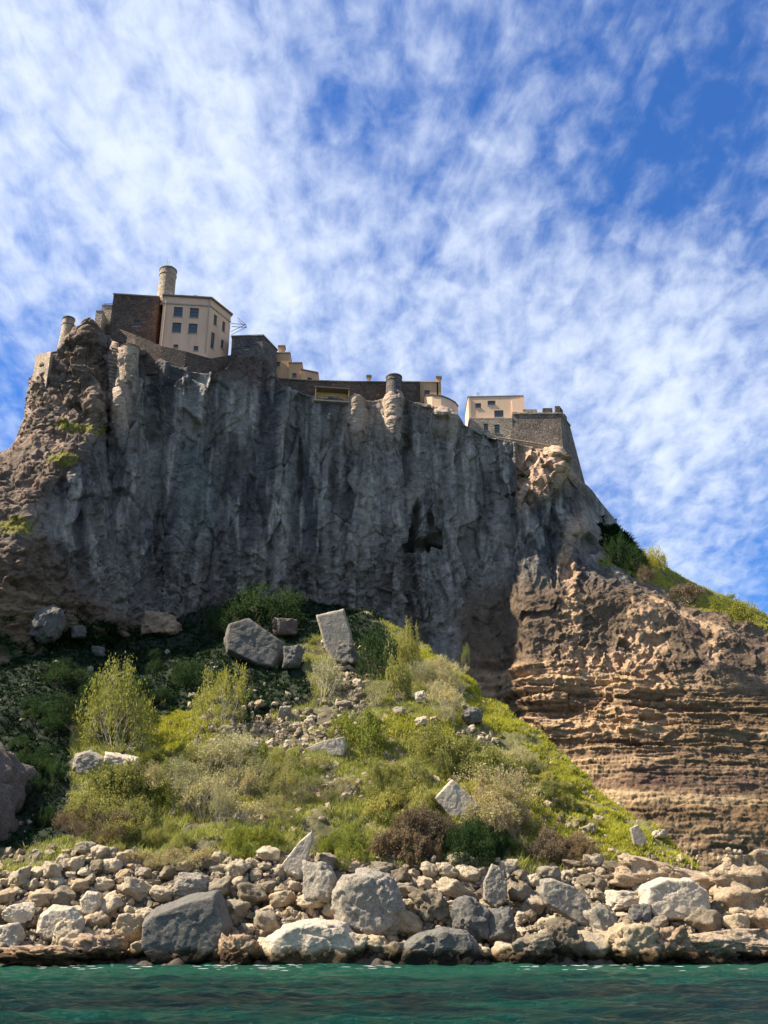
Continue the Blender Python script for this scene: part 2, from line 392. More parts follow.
# facing-left scar in the upper right, and stepped lips under the bastion
u = (px - 515) / 46.0
scar = ss(442, 452, py) * (1 - ss(485, 520, py + (px - 530) * .5)) * ss(0, .12, u) * (1 - ss(.9, 1.05, u))
d += scar * (u * 5.5 - 2 + 1.0 * o3)
for cx, cy, rx, ry, a, am in ((562, 474, 16, 5, .5, 2.2), (568, 468, 8, 4, 0, 1.8), (577, 530, 9, 12, .5, 2.6), (553, 455, 8, 5, 0, 1.6), (590, 490, 14, 9, 0, 1.5)):
    d += .55 * am * blob(px, py, cx, cy, rx, ry, a)
# cave hollows
for cx, cy, rx, ry, am in ((412, 532, 7, 17, 6), (418, 512, 4, 14, 4), (424, 545, 9, 8, 5), (436, 538, 8, 12, 3.5), (430, 520, 3, 10, 2), (300, 470, 3, 30, 1.2), (555, 560, 3, 30, 1.0), (590, 545, 9, 10, 2.0), (610, 700, 4, 4, 1)):
    q = ((px - cx) / rx) ** 2 + ((py - cy) / ry) ** 2 + .7 * fbm(G, 2.5, 3, cx)
    d -= am * (1 - ss(.5, 1.3, q))
d *= (onface * .97 + .03) * (1 - .6 * ss(topv - 30, topv, vv))
G2 = G + nrm * d[..., None]
G2[..., 2] += (1 - onface) * 0.8 * fbm(G, 8, 4, 31.0)

# colour of the rock, with the sunlit ribs painted lighter
n_a = fbm(G, 18, 5, 40.0); n_b = fbm(S, 7, 5, 41.0); n_c = fbm(G, 3, 4, 42.0); n_d = fbm(S * np.array([1, 1, .6]), 2.2, 3, 46.0)
colr = np.zeros((nU, nV, 3)) + np.array([0.128, 0.124, 0.11])
colr = lerp3(colr, (0.2, 0.195, 0.17), ss(-.1, .45, n_b + .5 * n_a))
colr = lerp3(colr, (0.05, 0.055, 0.058), ss(.05, .55, -n_b + .3 * n_c - .3 * n_a) * .8)
colr = lerp3(colr, (0.33, 0.325, 0.28), ss(.15, .5, n_d) * .6 * main)
colr = colr * (0.7 + .4 * r1 + .35 * r2 + .3 * (r3 - .5))[..., None] * (1 + .34 * np.clip(fbm(S * np.array([1, 1, 2.2]), 1.6, 4, 91., .65), -1, 1))[..., None]
colr = lerp3(colr, (0.085, 0.125, 0.115), .6 * blob(px, py, 215, 470, 70, 90) * ss(-.3, .3, n_b))
colr = lerp3(colr, (0.12, 0.085, 0.068), np.clip(ss(-34, -8, (352 + np.clip(px - 230, -60, 500) * .17) - py + 16 * n_a), 0, 1) * .85 * (px > 108))  # brown under the walls
for cx, w, y0, y1, am in ((281, 5.5, 430, 600, .75), (326, 4, 430, 590, .5), (170, 3, 440, 500, .5), (372, 9, 500, 575, .5), (188, 12, 400, 450, .5), (238, 9, 390, 450, .45), (500, 10, 500, 560, .45), (455, 18, 520, 570, .4), (470, 10, 440, 520, .4)):
    colr = lerp3(colr, (0.4, 0.39, 0.33), am * np.exp(-((px - cx - 3 * n_c) / w) ** 2) * ss(y0 - 25, y0 + 10, py) * (1 - ss(y1 - 30, y1, py)) * ss(-.5, .1, n_d + .3))
for cx, w, y0, y1 in ((346, 2.5, 430, 640), (300, 3, 420, 480), (261, 2, 400, 440), (408, 4, 410, 500), (478, 2.5, 500, 560), (552, 2, 510, 570), (156, 2.5, 390, 440)):
    colr = lerp3(colr, (0.03, 0.03, 0.03), .7 * np.exp(-((px - cx - 4 * n_c) / w) ** 2) * ss(y0 - 20, y0, py) * (1 - ss(y1 - 20, y1, py)))
brown = np.clip(left * .85 + cong + rubble * .35, 0, 1)
colr = lerp3(colr, (0.145, 0.112, 0.078), brown * (1 - .35 * ss(0, .4, n_a)))
colr = lerp3(colr, (0.15, 0.112, 0.072), np.clip(ss(575, 615, py + 10 * n_a) * ss(430, 480, px + 12 * n_c), 0, 1) * .8)
colr = lerp3(colr, (0.07, 0.05, 0.042), brown * ss(.1, .5, n_c) * .7)
colr = lerp3(colr, (0.36, 0.27, 0.19), left * .6 * ss(-.2, .35, n_c + n_a) * (1 - ss(440, 560, py)))
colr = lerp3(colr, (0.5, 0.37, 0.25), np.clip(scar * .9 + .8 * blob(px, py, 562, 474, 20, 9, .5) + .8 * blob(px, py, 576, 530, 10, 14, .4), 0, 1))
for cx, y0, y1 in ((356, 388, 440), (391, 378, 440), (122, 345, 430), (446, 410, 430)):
    colr = lerp3(colr, (0.5, 0.4, 0.29), .8 * np.exp(-((px - cx) / 11) ** 2) * ss(y0 - 10, y0, py) * (1 - ss(y1 - 20, y1 + 20, py)))  # ribs and pillars that catch the sun are painted paler tan
bandc = np.clip(.5 + .9 * fbm(st, 4.5, 4, 9.7, .7), 0, 1)
sc = np.array([0.235, 0.163, 0.09]) * (1 - bandc[..., None]) + np.array([0.44, 0.335, 0.19]) * bandc[..., None]
sc = lerp3(sc, (0.13, 0.08, 0.055), ss(.25, .6, -lay * 1.3) * .7)
sc = sc * (.75 + .5 * u1)[..., None]
sc = lerp3(sc, (0.14, 0.09, 0.07), .75 * np.exp(-((py - 777 - .03 * (px - 700) - 6 * n_c) / 12) ** 2) * ss(600, 640, px))
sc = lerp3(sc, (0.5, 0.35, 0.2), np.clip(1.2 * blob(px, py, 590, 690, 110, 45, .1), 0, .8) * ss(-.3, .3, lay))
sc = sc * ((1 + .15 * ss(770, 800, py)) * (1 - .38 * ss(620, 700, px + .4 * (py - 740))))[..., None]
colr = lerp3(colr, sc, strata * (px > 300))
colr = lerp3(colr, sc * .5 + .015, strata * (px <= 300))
# tan debris fans down the brown face
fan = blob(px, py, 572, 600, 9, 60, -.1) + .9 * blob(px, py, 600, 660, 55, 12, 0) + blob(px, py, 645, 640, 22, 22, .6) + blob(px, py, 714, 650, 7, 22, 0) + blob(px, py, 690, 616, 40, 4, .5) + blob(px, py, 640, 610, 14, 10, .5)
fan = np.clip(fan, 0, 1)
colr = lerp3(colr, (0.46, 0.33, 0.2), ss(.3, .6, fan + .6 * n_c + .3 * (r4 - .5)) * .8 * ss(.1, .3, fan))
grassm = np.clip(1.2 * blob(px, py, 80, 429, 28, 6, .1) + 1.1 * blob(px, py, 66, 461, 22, 4) + 1.2 * blob(px, py, 14, 528, 24, 9, .2), 0, 1)
hillg = hill * (nrm[..., 2] > .15) * ss(552, 562, py) * ss(588, 600, px)
grassm = np.maximum(grassm, np.clip(hillg * ss(-.3, .1, n_c + .3), 0, 1))
colr = lerp3(colr, (0.19, 0.19, 0.05), ss(.4, .75, grassm + .45 * n_c) * .85)
ivy = np.clip(1.3 * blob(px, py, 622, 548, 30, 14, .8) + .9 * blob(px, py, 100, 650, 110, 26, .15), 0, 1)
colr = lerp3(colr, (0.035, 0.06, 0.02), ss(.4, .7, ivy + .5 * n_c))
colr = lerp3(colr, (0.3, 0.24, 0.17), 1 - onface) * np.array([1.1, 0.99, .94])
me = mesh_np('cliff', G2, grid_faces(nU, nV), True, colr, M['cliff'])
cliff = link('cliff', me); tag(cliff, 'tall grey and brown cliff with shaded rock face and bedded tan strata', 'cliff', kind='structure')
CPX, CPY = px, py

# ============================================================ TALUS SLOPE
tcols = [(-420, 640, 190), (-200, 640, 165), (-80, 640, 160), (0, 640, 161), (80, 640, 167), (160, 630, 175), (220, 605, 182), (300, 600, 186), (360, 612, 184), (400, 626, 177), (440, 648, 169),
         (480, 692, 158), (540, 742, 149), (600, 788, 139), (660, 832, 130), (700, 860, 123), (740, 905, 114), (800, 935, 108), (1000, 950, 106)]
T = []
for p_, tpy, tY in tcols:
    P0 = at(p_, 963, 103); P1 = at(p_, tpy, tY); c = [P0 + np.array([0, -14, -5.0])]
    for t in (0, .12, .25, .45, .7, 1): c.append(P0 * (1 - t) + P1 * t)
    if p_ < 400: c += [P1 + np.array([0, 6, 2.5]), P1 + np.array([0, 14, 5])]
    else: c += [P1 + np.array([.5, 5, -1.5]), P1 + np.array([4, 32, -24])]
    T.append(c)
T = np.array(T)
tu = [int(np.clip(np.linalg.norm(T[i + 1, 4] - T[i, 4]) / .2, 20, 90)) for i in range(len(T) - 1)]
TG = densify(densify(T, 0, tu), 1, [30, 50, 60, 80, 90, 90, 30, 20])
TG = blur(blur(TG, 0, 8), 1, 5)
tn = normals(TG); tn = tn * np.sign(tn[..., 2:3])
h = 1.3 * fbm(TG, 13, 3, 50.) + .5 * fbm(TG, 3.5, 4, 51.)
v1, v2, vr = voro(TG, 1.3, 5.1)
tpx, tpy, _ = project(TG)
rocky = ss(845, 875, tpy + 10 * fbm(TG, 6, 3, 52.) + (tpx < 120) * (tpx - 120) * .1)
scree = np.clip(blob(tpx, tpy, 285, 735, 75, 24, -.2) + blob(tpx, tpy, 350, 690, 20, 40) + blob(tpx, tpy, 330, 790, 30, 12), 0, 1)
h += (rocky + .6 * scree) * ((.6 - v1) * .9 + (vr - .5) * .4)
TG2 = TG + tn * h[..., None]
tp, tq = tpx, tpy
nn = fbm(TG, 5, 4, 55.); nm = fbm(TG, 1.5, 3, 56.)
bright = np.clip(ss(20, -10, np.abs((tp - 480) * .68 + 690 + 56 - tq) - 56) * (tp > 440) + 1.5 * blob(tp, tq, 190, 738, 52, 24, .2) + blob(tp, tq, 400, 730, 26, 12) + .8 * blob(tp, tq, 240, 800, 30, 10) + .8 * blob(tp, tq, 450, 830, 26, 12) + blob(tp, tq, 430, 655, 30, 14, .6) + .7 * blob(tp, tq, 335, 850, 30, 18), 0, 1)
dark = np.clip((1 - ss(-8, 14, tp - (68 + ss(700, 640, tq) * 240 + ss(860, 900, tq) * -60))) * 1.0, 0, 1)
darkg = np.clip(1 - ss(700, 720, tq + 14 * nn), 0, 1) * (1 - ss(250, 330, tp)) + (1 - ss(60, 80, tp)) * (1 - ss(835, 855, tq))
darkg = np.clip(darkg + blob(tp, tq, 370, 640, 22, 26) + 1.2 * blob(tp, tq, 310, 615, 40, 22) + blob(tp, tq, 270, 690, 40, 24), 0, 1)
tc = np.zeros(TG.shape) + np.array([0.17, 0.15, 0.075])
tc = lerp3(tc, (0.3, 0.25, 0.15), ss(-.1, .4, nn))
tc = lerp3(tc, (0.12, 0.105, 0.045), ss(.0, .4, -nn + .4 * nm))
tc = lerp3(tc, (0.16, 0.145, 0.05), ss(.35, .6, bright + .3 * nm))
tc = lerp3(tc, (0.016, 0.024, 0.01), ss(.4, .6, darkg + .2 * nm))  # soil under the ivy, painted near black where the cliff's shadow falls
tc = lerp3(tc, (0.09, 0.07, 0.05), np.clip(rocky + scree * ss(-.2, .2, nm + .2) , 0, 1))  # dark ground painted as the shadowed gaps between boulders and stones
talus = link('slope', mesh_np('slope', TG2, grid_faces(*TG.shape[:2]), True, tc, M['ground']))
tag(talus, 'steep grassy scree slope below the cliff running down to the sea', 'slope', kind='structure')
# lookup: pixel -> slope surface
LY = np.full((1100, 1100), np.nan); LX0, LY0 = 150, 40
qx, qy, qd = project(TG2)
vis = np.zeros_like(qx, bool); vis[:, :TG.shape[1] - 49] = True
ix = (qx + LX0).round().astype(int); iy = (qy + LY0).round().astype(int)
ok = vis & (ix >= 0) & (ix < 1100) & (iy >= 0) & (iy < 1100)
order = np.argsort(-TG2[..., 1][ok])
LY[iy[ok][order], ix[ok][order]] = TG2[..., 1][ok][order]
def slope_Y(x, y):
    i, j = int(round(y + LY0)), int(round(x + LX0))
    for r in range(0, 14):
        w = LY[max(0, i - r):i + r + 1, max(0, j - r):j + r + 1]
        if w.size and np.isfinite(w).any(): return float(np.nanmean(w))
    return 103.0
def has_slope(x, y):
    i, j = int(round(y + LY0)), int(round(x + LX0)); return bool(np.isfinite(LY[max(0, i - 2):i + 3, max(0, j - 2):j + 3]).any())
def on_slope(x, y): return at(x, y, slope_Y(x, y))

# ============================================================ SEA
xs = np.concatenate([-np.geomspace(3000, 75, 24), np.linspace(-70, 70, 700), np.geomspace(75, 3000, 24)])
ys = np.concatenate([-np.geomspace(3000, 30, 20), np.linspace(-20, 34, 40), np.linspace(35, 125, 600), np.geomspace(140, 3000, 20)])
X, Yg = np.meshgrid(xs, ys, indexing='ij')
Pw = np.stack([X, Yg, np.zeros_like(X)], -1)
near = (1 - ss(60, 75, np.abs(X))) * ss(10, 40, Yg) * (1 - ss(118, 125, Yg))
Z = .26 * fbm(Pw * np.array([.5, 1, 1]), 3.2, 4, 60., .6) * near + .12 * pn(Pw, 9, 61.) * near + .11 * fbm(Pw * np.array([.6, 1, 1]), 1.1, 2, 63.) * near
Pw[..., 2] = Z
wm, nt, b, out = newmat('sea_water')
geo = nt.nodes.new('ShaderNodeNewGeometry'); sx = nt.nodes.new('ShaderNodeSeparateXYZ'); nt.links.new(geo.outputs['Position'], sx.inputs[0])
mr = N(nt, 'ShaderNodeMapRange'); mr.inputs[1].default_value = 62; mr.inputs[2].default_value = 103; nt.links.new(sx.outputs[1], mr.inputs[0])
mpn = nt.nodes.new('ShaderNodeMapping'); mpn.inputs['Scale'].default_value = (.06, .16, 1); nt.links.new(geo.outputs['Position'], mpn.inputs[0])
nz = N(nt, 'ShaderNodeTexNoise', Scale=1.0, Detail=5.0, Roughness=.6); nt.links.new(mpn.outputs[0], nz.inputs['Vector'])
ad = nt.nodes.new('ShaderNodeMath'); ad.operation = 'MULTIPLY_ADD'; nt.links.new(nz.outputs[0], ad.inputs[0]); ad.inputs[1].default_value = 1.7; m0_ = nt.nodes.new('ShaderNodeMath'); m0_.operation = 'MULTIPLY_ADD'; nt.links.new(mr.outputs[0], m0_.inputs[0]); m0_.inputs[1].default_value = .75; m0_.inputs[2].default_value = -.25; nt.links.new(m0_.outputs[0], ad.inputs[2])
cw = ramp(nt, ad.outputs[0], [(0.45, (0.002, 0.013, 0.015)), (0.65, (0.003, 0.032, 0.027)), (0.95, (0.005, 0.07, 0.044)), (1.0, (0.008, 0.08, 0.05))])
rr = nt.nodes[-1]
nt.links.new(cw, b.inputs['Base Color']); b.inputs['Roughness'].default_value = .2; b.inputs['IOR'].default_value = 1.33; b.inputs['Specular IOR Level'].default_value = .22
mp2 = nt.nodes.new('ShaderNodeMapping'); mp2.inputs['Scale'].default_value = (.8, 1.6, 1); nt.links.new(geo.outputs['Position'], mp2.inputs[0])
n2 = N(nt, 'ShaderNodeTexNoise', Scale=2.2, Detail=6.0, Roughness=.6, Distortion=.8); nt.links.new(mp2.outputs[0], n2.inputs['Vector'])
bp = N(nt, 'ShaderNodeBump', Strength=1.0, Distance=.8); nt.links.new(n2.outputs[0], bp.inputs['Height']); nt.links.new(bp.outputs[0], b.inputs['Normal'])
sea = link('sea', mesh_np('sea', Pw, grid_faces(len(xs), len(ys)), True, None, wm)); tag(sea, 'dark teal rippled sea in front of the rocky shore', 'sea', kind='structure')
# foam flecks at the waterline
fm = plain('foam', (0.8, 0.82, 0.8)); fv, ff = [], []
for x0, x1, n_ in ((130, 150, 8), (190, 240, 26), (250, 300, 22), (340, 400, 18), (505, 600, 40), (600, 768, 22), (0, 130, 16)):
    for _ in range(n_):
        x = rng.uniform(x0, x1); c = at(x, rng.normal(967.5, 1.6), 100); c = at_z(x, rng.normal(968.5, 1.5), 0.0)
        k = len(fv); r_ = rng.uniform(.06, .26); a0 = rng.random() * 6
        for q in range(7):
            fv.append((c[0] + r_ * 2.2 * math.cos(q * .9 + a0) * rng.uniform(.6, 1), c[1] + r_ * 1.3 * math.sin(q * .9 + a0) * rng.uniform(.6, 1), .13))
        for q in range(1, 6): ff.append((k, k + q, k + q + 1))
fo = link('foam', mesh_np('foam', fv, ff, False, None, fm)); tag(fo, 'white foam flecks lapping along the foot of the rocks', 'foam', kind='stuff')

# ============================================================ BOULDERS
_ico = {}
def ico(sub):
    if sub in _ico: return _ico[sub]
    import bmesh
    bm = bmesh.new(); bmesh.ops.create_icosphere(bm, subdivisions=sub, radius=1)
    V = np.array([v.co[:] for v in bm.verts]); Fc = np.array([[v.index for v in f.verts] for f in bm.faces]); bm.free()
    _ico[sub] = (V, Fc); return _ico[sub]
def rock_verts(sub, seed, planes=13, rnd=0.06, rough=0.05, squash=1.0):
    V, Fc = ico(sub); r = np.random.default_rng(seed)
    n = r.normal(size=(planes, 3)); n /= np.linalg.norm(n, axis=1)[:, None]
    n = np.concatenate([n, np.eye(3), -np.eye(3)]) ; n += r.normal(size=n.shape) * .12; n /= np.linalg.norm(n, axis=1)[:, None]
    dd = np.concatenate([r.uniform(.72, 1.0, planes), r.uniform(.78, 1.0, 6)])
    dot = V @ n.T
    inv = np.maximum(dot, 1e-3) / dd
    k = 1 / max(rnd, .01)
    R = 1 / (np.log(np.exp(np.clip(inv * k, -50, 50)).sum(1)) / k)
    P = V * R[:, None]
    o = seed * 3.7 % 91
    fo1, fr1, fe1 = facet(P + .1 * fbm(P, .5, 2, o)[:, None], .62, o); fo2, _, fe2 = facet(P, .28, o + 3)
    P = P * (1 + rough * (.8 * fbm(P, .5, 5, o, .6) + 1.5 * fo1 + .5 * fo2 - .35 * (1 - ss(0, .07, fe1))) + rough * .5 * pn(P, 1.3, o))[:, None]
    return P, Fc
def rot_e(ax, ay, az):
    return np.array(Matrix.Rotation(az, 3, 'Z') @ Matrix.Rotation(ay, 3, 'Y') @ Matrix.Rotation(ax, 3, 'X'))

FEAT = []
def feature(px_, py_, w, h_, label, mat='boulder', name='boulder', seed=None, planes=12, rnd=.05, rough=.06, tilt=0., depth=.8, dY=0., bot=None, Y=None, sub=5, group=None, cat=None, yaw=0.):
    """boulder whose outline is w x h pixels centred on the pixel"""
    ybot = py_ + h_ / 2 if bot is None else bot
    Yb = (slope_Y(px_, min(ybot, 962)) if Y is None else Y) + dY
    c = at(px_, py_, Yb); s = project(c)[2] / F
    seed = len(FEAT) + 11 if seed is None else seed
    P, Fc = rock_verts(sub, seed, max(4, planes - 4), rnd * .55, rough * 1.25)
    mn, mx = P.min(0), P.max(0); P = (P - (mn + mx) / 2) / (mx - mn)      # unit box
    P = P @ rot_e(0, 0, yaw).T
    P = P * np.array([w * s, max(w, h_) * s * depth, h_ * s * 1.05])
    P = P @ rot_e(0, tilt, 0).T
    base = np.array([0, 0, P[:, 2].min()])
    o = link(name, mesh_np(name, P - base, Fc, True, None, M[mat]))
    o.location = (float(c[0]), float(c[1]), float(c[2] + base[2]))
    tag(o, label, cat or name.replace('_', ' '), group)
    FEAT.append((px_, py_, w, h_, o)); return o

def outline_rock(pts, label, mat, name='boulder', dY=-1., depth=.7, inset=.9, Y=None, seed=1, rough=.03, lift=.0, back=.8, cat=None, front=.32, sub=6, fpts=None):
    """boulder with a drawn outline: a solid hull with a front face, a widest ring and a smaller back"""
    import bmesh
    pts = np.array(pts, float); cx, cy = pts.mean(0); yb = pts[:, 1].max()
    Yb = (slope_Y(cx, min(yb, 962)) if Y is None else Y) + dY
    O = np.array([at(p[0], p[1], Yb) for p in pts]); c = O.mean(0); wdt = np.ptp(O[:, 0]); D = wdt * depth
    ring = O + [0, D * front, 0]; fr_ = c + (O - c) * inset if fpts is None else np.array([at(p[0], p[1], Yb) for p in fpts]); bk = c + (O - c) * back + [0, D, lift * wdt]
    H3 = np.concatenate([ring, fr_, bk]); bm = bmesh.new(); [bm.verts.new(p) for p in H3]; bmesh.ops.convex_hull(bm, input=bm.verts)
    c0 = H3.mean(0); nn_, dd_ = [], []
    bm.normal_update()
    for f in bm.faces:
        n_ = np.array(f.normal[:]); 
        if np.linalg.norm(n_) < .5: continue
        k = float(n_ @ (np.array(f.verts[0].co[:]) - c0)); 
        if k < 0: n_, k = -n_, -k
        nn_.append(n_); dd_.append(k)
    bm.free(); nn_ = np.array(nn_); dd_ = np.array(dd_)
    V, Fc = ico(sub); sc_ = np.array([np.ptp(H3[:, 0]), np.ptp(H3[:, 1]), np.ptp(H3[:, 2])]) / 2
    dr = V * sc_; ln = np.linalg.norm(dr, axis=1); dr = dr / ln[:, None]
    inv = np.maximum(dr @ nn_.T, 1e-4) / dd_; kk = 150 * dd_.mean()
    R = 1 / (inv.max(1) + np.log(np.exp((inv - inv.max(1)[:, None]) * kk).sum(1)) / kk)
    P = dr * R[:, None]; U = P / (wdt / 2); o = seed * 2.3
    a1, _, e1 = facet(U + .1 * fbm(U, .5, 2, o)[:, None], .6, o); a2, _, e2 = facet(U, .25, o + 2)
    P = P * (1 + rough * (1.2 * a1 + .6 * a2 + .9 * fbm(U, .45, 5, o, .6) - .5 * (1 - ss(0, .06, e1))))[:, None]
    ob = link(name, mesh_np(name, P, Fc, True, None, M[mat])); ob.location = [float(v) for v in c0]
    tag(ob, label, cat or name.replace('_', ' ')); FEAT.append((cx, cy, np.ptp(pts[:, 0]), np.ptp(pts[:, 1]), ob)); return ob

# --- big individual rocks, shore first
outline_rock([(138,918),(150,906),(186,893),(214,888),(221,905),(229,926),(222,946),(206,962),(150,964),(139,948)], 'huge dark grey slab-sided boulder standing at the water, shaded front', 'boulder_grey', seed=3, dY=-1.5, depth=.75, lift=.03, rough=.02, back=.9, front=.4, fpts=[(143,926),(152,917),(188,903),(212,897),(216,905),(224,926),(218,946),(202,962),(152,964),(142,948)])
outline_rock([(256,958),(262,938),(282,924),(316,917),(346,922),(360,938),(366,956),(352,972),(290,974),(262,968)], 'broad pale boulder with wet base lying in the water at the shore', 'boulder_pale', seed=4, dY=-2, depth=.7, inset=.72, back=.6, lift=.05, rough=.05)
outline_rock([(330,890),(342,874),(366,868),(390,872),(402,892),(406,916),(398,938),(370,944),(338,934),(331,912)], 'big rounded pitted grey boulder behind the waterline rocks', 'boulder_pit', seed=5, dY=-1, depth=.7, inset=.75, rough=.055)
outline_rock([(391,966),(400,946),(420,932),(444,926),(468,930),(480,944),(484,962),(476,975),(402,975)], 'dark wet domed boulder at the water edge beside the broad pale boulder', 'boulder_grey', seed=6, dY=-2, depth=.7, inset=.78, rough=.05)
feature(238, 953, 42, 36, 'small brown weedy rock in the water between two large boulders', 'boulder_brown', seed=17, rnd=.09, rough=.14, dY=-1)
feature(38, 957, 92, 22, 'low flat tan rock shelf at the water on the far left', 'boulder_brown', name='rock_shelf', seed=18, rnd=.08, rough=.14, depth=.6, dY=-2)
feature(100, 948, 46, 26, 'brown jagged rock at the water left of the dark slab-sided boulder', 'boulder_brown', seed=19, rnd=.06, rough=.15)
outline_rock([(32,934),(36,914),(50,904),(70,906),(80,918),(78,936),(58,942),(40,944)], 'pale rounded boulder above the flat tan shelf', 'boulder_pale', seed=15, depth=.8, inset=.7, rough=.03)
outline_rock([(78,900),(86,890),(98,892),(100,906),(92,918),(80,916)], 'pale upright boulder leaning behind the rounded boulder on the left', 'boulder_pale', seed=16, depth=.8, inset=.75, rough=.03)
feature(68, 935, 34, 28, 'grey-cream boulder in front of the pale rounded boulder on the left', 'boulder', seed=22, rnd=.06)
feature(10, 937, 30, 26, 'cream boulder at the left picture edge above the shelf', 'boulder_pale', seed=23, rnd=.07)
feature(18, 914, 34, 22, 'flattish cream boulder on the left beach', 'boulder_pale', seed=24, rnd=.07)
feature(192, 886, 40, 26, 'grey rounded boulder resting above the dark slab-sided boulder', 'boulder_pit', seed=25, rnd=.08)
feature(319, 884, 36, 44, 'blocky boulder between the leaning slab and the pitted grey boulder', 'boulder_pit', seed=26, rnd=.06)
outline_rock([(279,866),(300,840),(312,830),(314,838),(306,862),(300,880),(286,876)], 'long pale slab leaning down the slope above the beach', 'boulder_pale', name='rock_slab', seed=7, depth=.5, rough=.02)
outline_rock([(483,900),(484,880),(492,863),(500,866),(508,884),(507,902),(496,910)], 'upright pointed brown-grey boulder right of the pitted boulder', 'boulder_pit', seed=8, depth=.7, rough=.04)
feature(470, 918, 40, 40, 'grey cracked boulder above the dark wet domed boulder', 'boulder_grey', seed=29, rnd=.06)
feature(428, 905, 44, 34, 'tan crumbly boulder right of the pitted grey boulder', 'boulder', seed=30, rnd=.09, rough=.14)
outline_rock([(540,892),(541,879),(552,877),(576,886),(590,900),(602,928),(588,930),(566,912),(546,904)], 'long tilted brown slab sloping down to the right', 'boulder_pit', name='rock_slab', seed=9, depth=.6, rough=.03)
feature(622, 903, 36, 24, 'pale flat-topped block beside the tilted brown slab', 'boulder_pale', seed=32, planes=7, rnd=.04)
outline_rock([(640,906),(646,884),(664,876),(694,878),(712,890),(716,908),(706,924),(676,922),(652,920)], 'large white boulder with shaded right face on the right shore', 'boulder_pale', seed=10, depth=.7, rough=.035, inset=.85)
feature(563, 939, 40, 40, 'brown boulder with a shaded hollow at the waterline below the tilted slab', 'boulder', seed=34, rnd=.06, rough=.1)
feature(532, 950, 50, 32, 'tan rough boulder low at the water right of the dark domed one', 'boulder', seed=35, rnd=.08, rough=.13)
feature(628, 944, 60, 40, 'tan rounded boulder at the waterline below the white boulder', 'boulder', seed=36, rnd=.08, rough=.12)
feature(604, 926, 26, 40, 'narrow leaning grey slab between two tan boulders', 'boulder_pit', seed=37, planes=7, rnd=.04, tilt=-.5)
feature(672, 945, 48, 34, 'dark hollowed rock at the waterline on the right', 'boulder_brown', seed=38, rnd=.07, rough=.15)
feature(712, 952, 54, 26, 'flat tan rock ledge at the water below the low tan cliff', 'boulder', name='rock_shelf', seed=39, rnd=.07, rough=.12, depth=.6)
feature(130, 930, 30, 30, 'cream boulder touching the left end of the dark slab-sided boulder', 'boulder', seed=40)
feature(500, 925, 34, 34, 'dark boulder in the shaded gap right of the cracked grey boulder', 'boulder_grey', seed=41)
feature(640, 915, 24, 22, 'small blue-grey boulder under the white boulder', 'boulder_grey', seed=42)
# --- rocks on the slope
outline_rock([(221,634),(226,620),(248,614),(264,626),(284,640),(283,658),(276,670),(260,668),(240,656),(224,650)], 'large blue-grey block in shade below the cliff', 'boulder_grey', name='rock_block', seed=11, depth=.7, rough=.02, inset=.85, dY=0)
outline_rock([(315,613),(344,607),(352,634),(356,660),(334,664),(324,646)], 'tall pale slab standing up at the cliff foot', 'boulder_pit', name='rock_slab', seed=12, depth=.4, rough=.015, dY=0)
feature(333, 641, 24, 22, 'sunlit tan rock leaning against the standing pale slab', 'boulder_pale', seed=45, rnd=.05)
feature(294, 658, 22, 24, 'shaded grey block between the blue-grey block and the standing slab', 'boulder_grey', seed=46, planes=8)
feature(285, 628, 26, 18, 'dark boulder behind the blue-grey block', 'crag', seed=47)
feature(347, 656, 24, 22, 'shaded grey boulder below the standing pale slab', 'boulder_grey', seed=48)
outline_rock([(68,768),(72,752),(88,748),(104,756),(108,766),(98,778),(76,778)], 'striped cream-grey boulder perched at the shadow edge on the left', 'boulder_pit', seed=17, depth=.8, inset=.7, rough=.04, dY=0)
feature(122, 763, 38, 22, 'low cream boulder right of the striped boulder', 'boulder_pale', seed=50, rnd=.07)
outline_rock([(433,798),(452,778),(480,803),(476,816),(450,818)], 'pointed triangular pale block half sunk in green shrubs', 'boulder_pale', name='rock_block', seed=13, depth=.6, rough=.015, dY=-.3, inset=.93)
outline_rock([(304,748),(322,740),(344,736),(348,746),(344,756),(310,757)], 'flat pale slab lying in the scree in mid slope', 'boulder_pale', name='rock_slab', seed=14, depth=.6, rough=.02, dY=0)
feature(247, 748, 28, 16, 'flat cream slab at the left end of the scree', 'boulder_pale', name='rock_slab', seed=53, planes=6, rnd=.04, rough=.04)
feature(472, 716, 22, 18, 'dark grey block near the crest of the bright grass rib', 'boulder_grey', name='rock_block', seed=54, planes=7, rnd=.03)
feature(421, 697, 14, 12, 'small white block lying on the upper slope', 'boulder_pale', seed=55)
outline_rock([(630,828),(638,824),(648,838),(644,848),(634,845)], 'tan angular block embedded in the bright green slope', 'boulder_pit', name='rock_block', seed=21, depth=.5, rough=.015, dY=-.2)
feature(660, 834, 16, 8, 'flat cream stone on the lower end of the grass rib', 'boulder_pale', seed=58)
feature(285, 712, 14, 12, 'rounded grey stone at the shadow edge above the scree', 'boulder_pit', seed=59)
feature(48, 625, 34, 40, 'pale shaded slab in ivy at the left cliff foot', 'boulder_grey', name='rock_slab', seed=60, planes=7, rnd=.03, tilt=.3, Y=158)
feature(78, 632, 16, 14, 'small grey block in ivy beside the pale shaded slab', 'boulder_grey', seed=61, Y=161)
feature(98, 652, 14, 12, 'grey-blue stone in the dark ivy left of the yellow shrub', 'boulder_grey', seed=62, Y=162)
feature(162, 625, 40, 26, 'brown weathered rock at the foot of the cliff above the ivy', 'boulder_brown', seed=63, rnd=.07, Y=172)
NSTORE = len(FEAT)

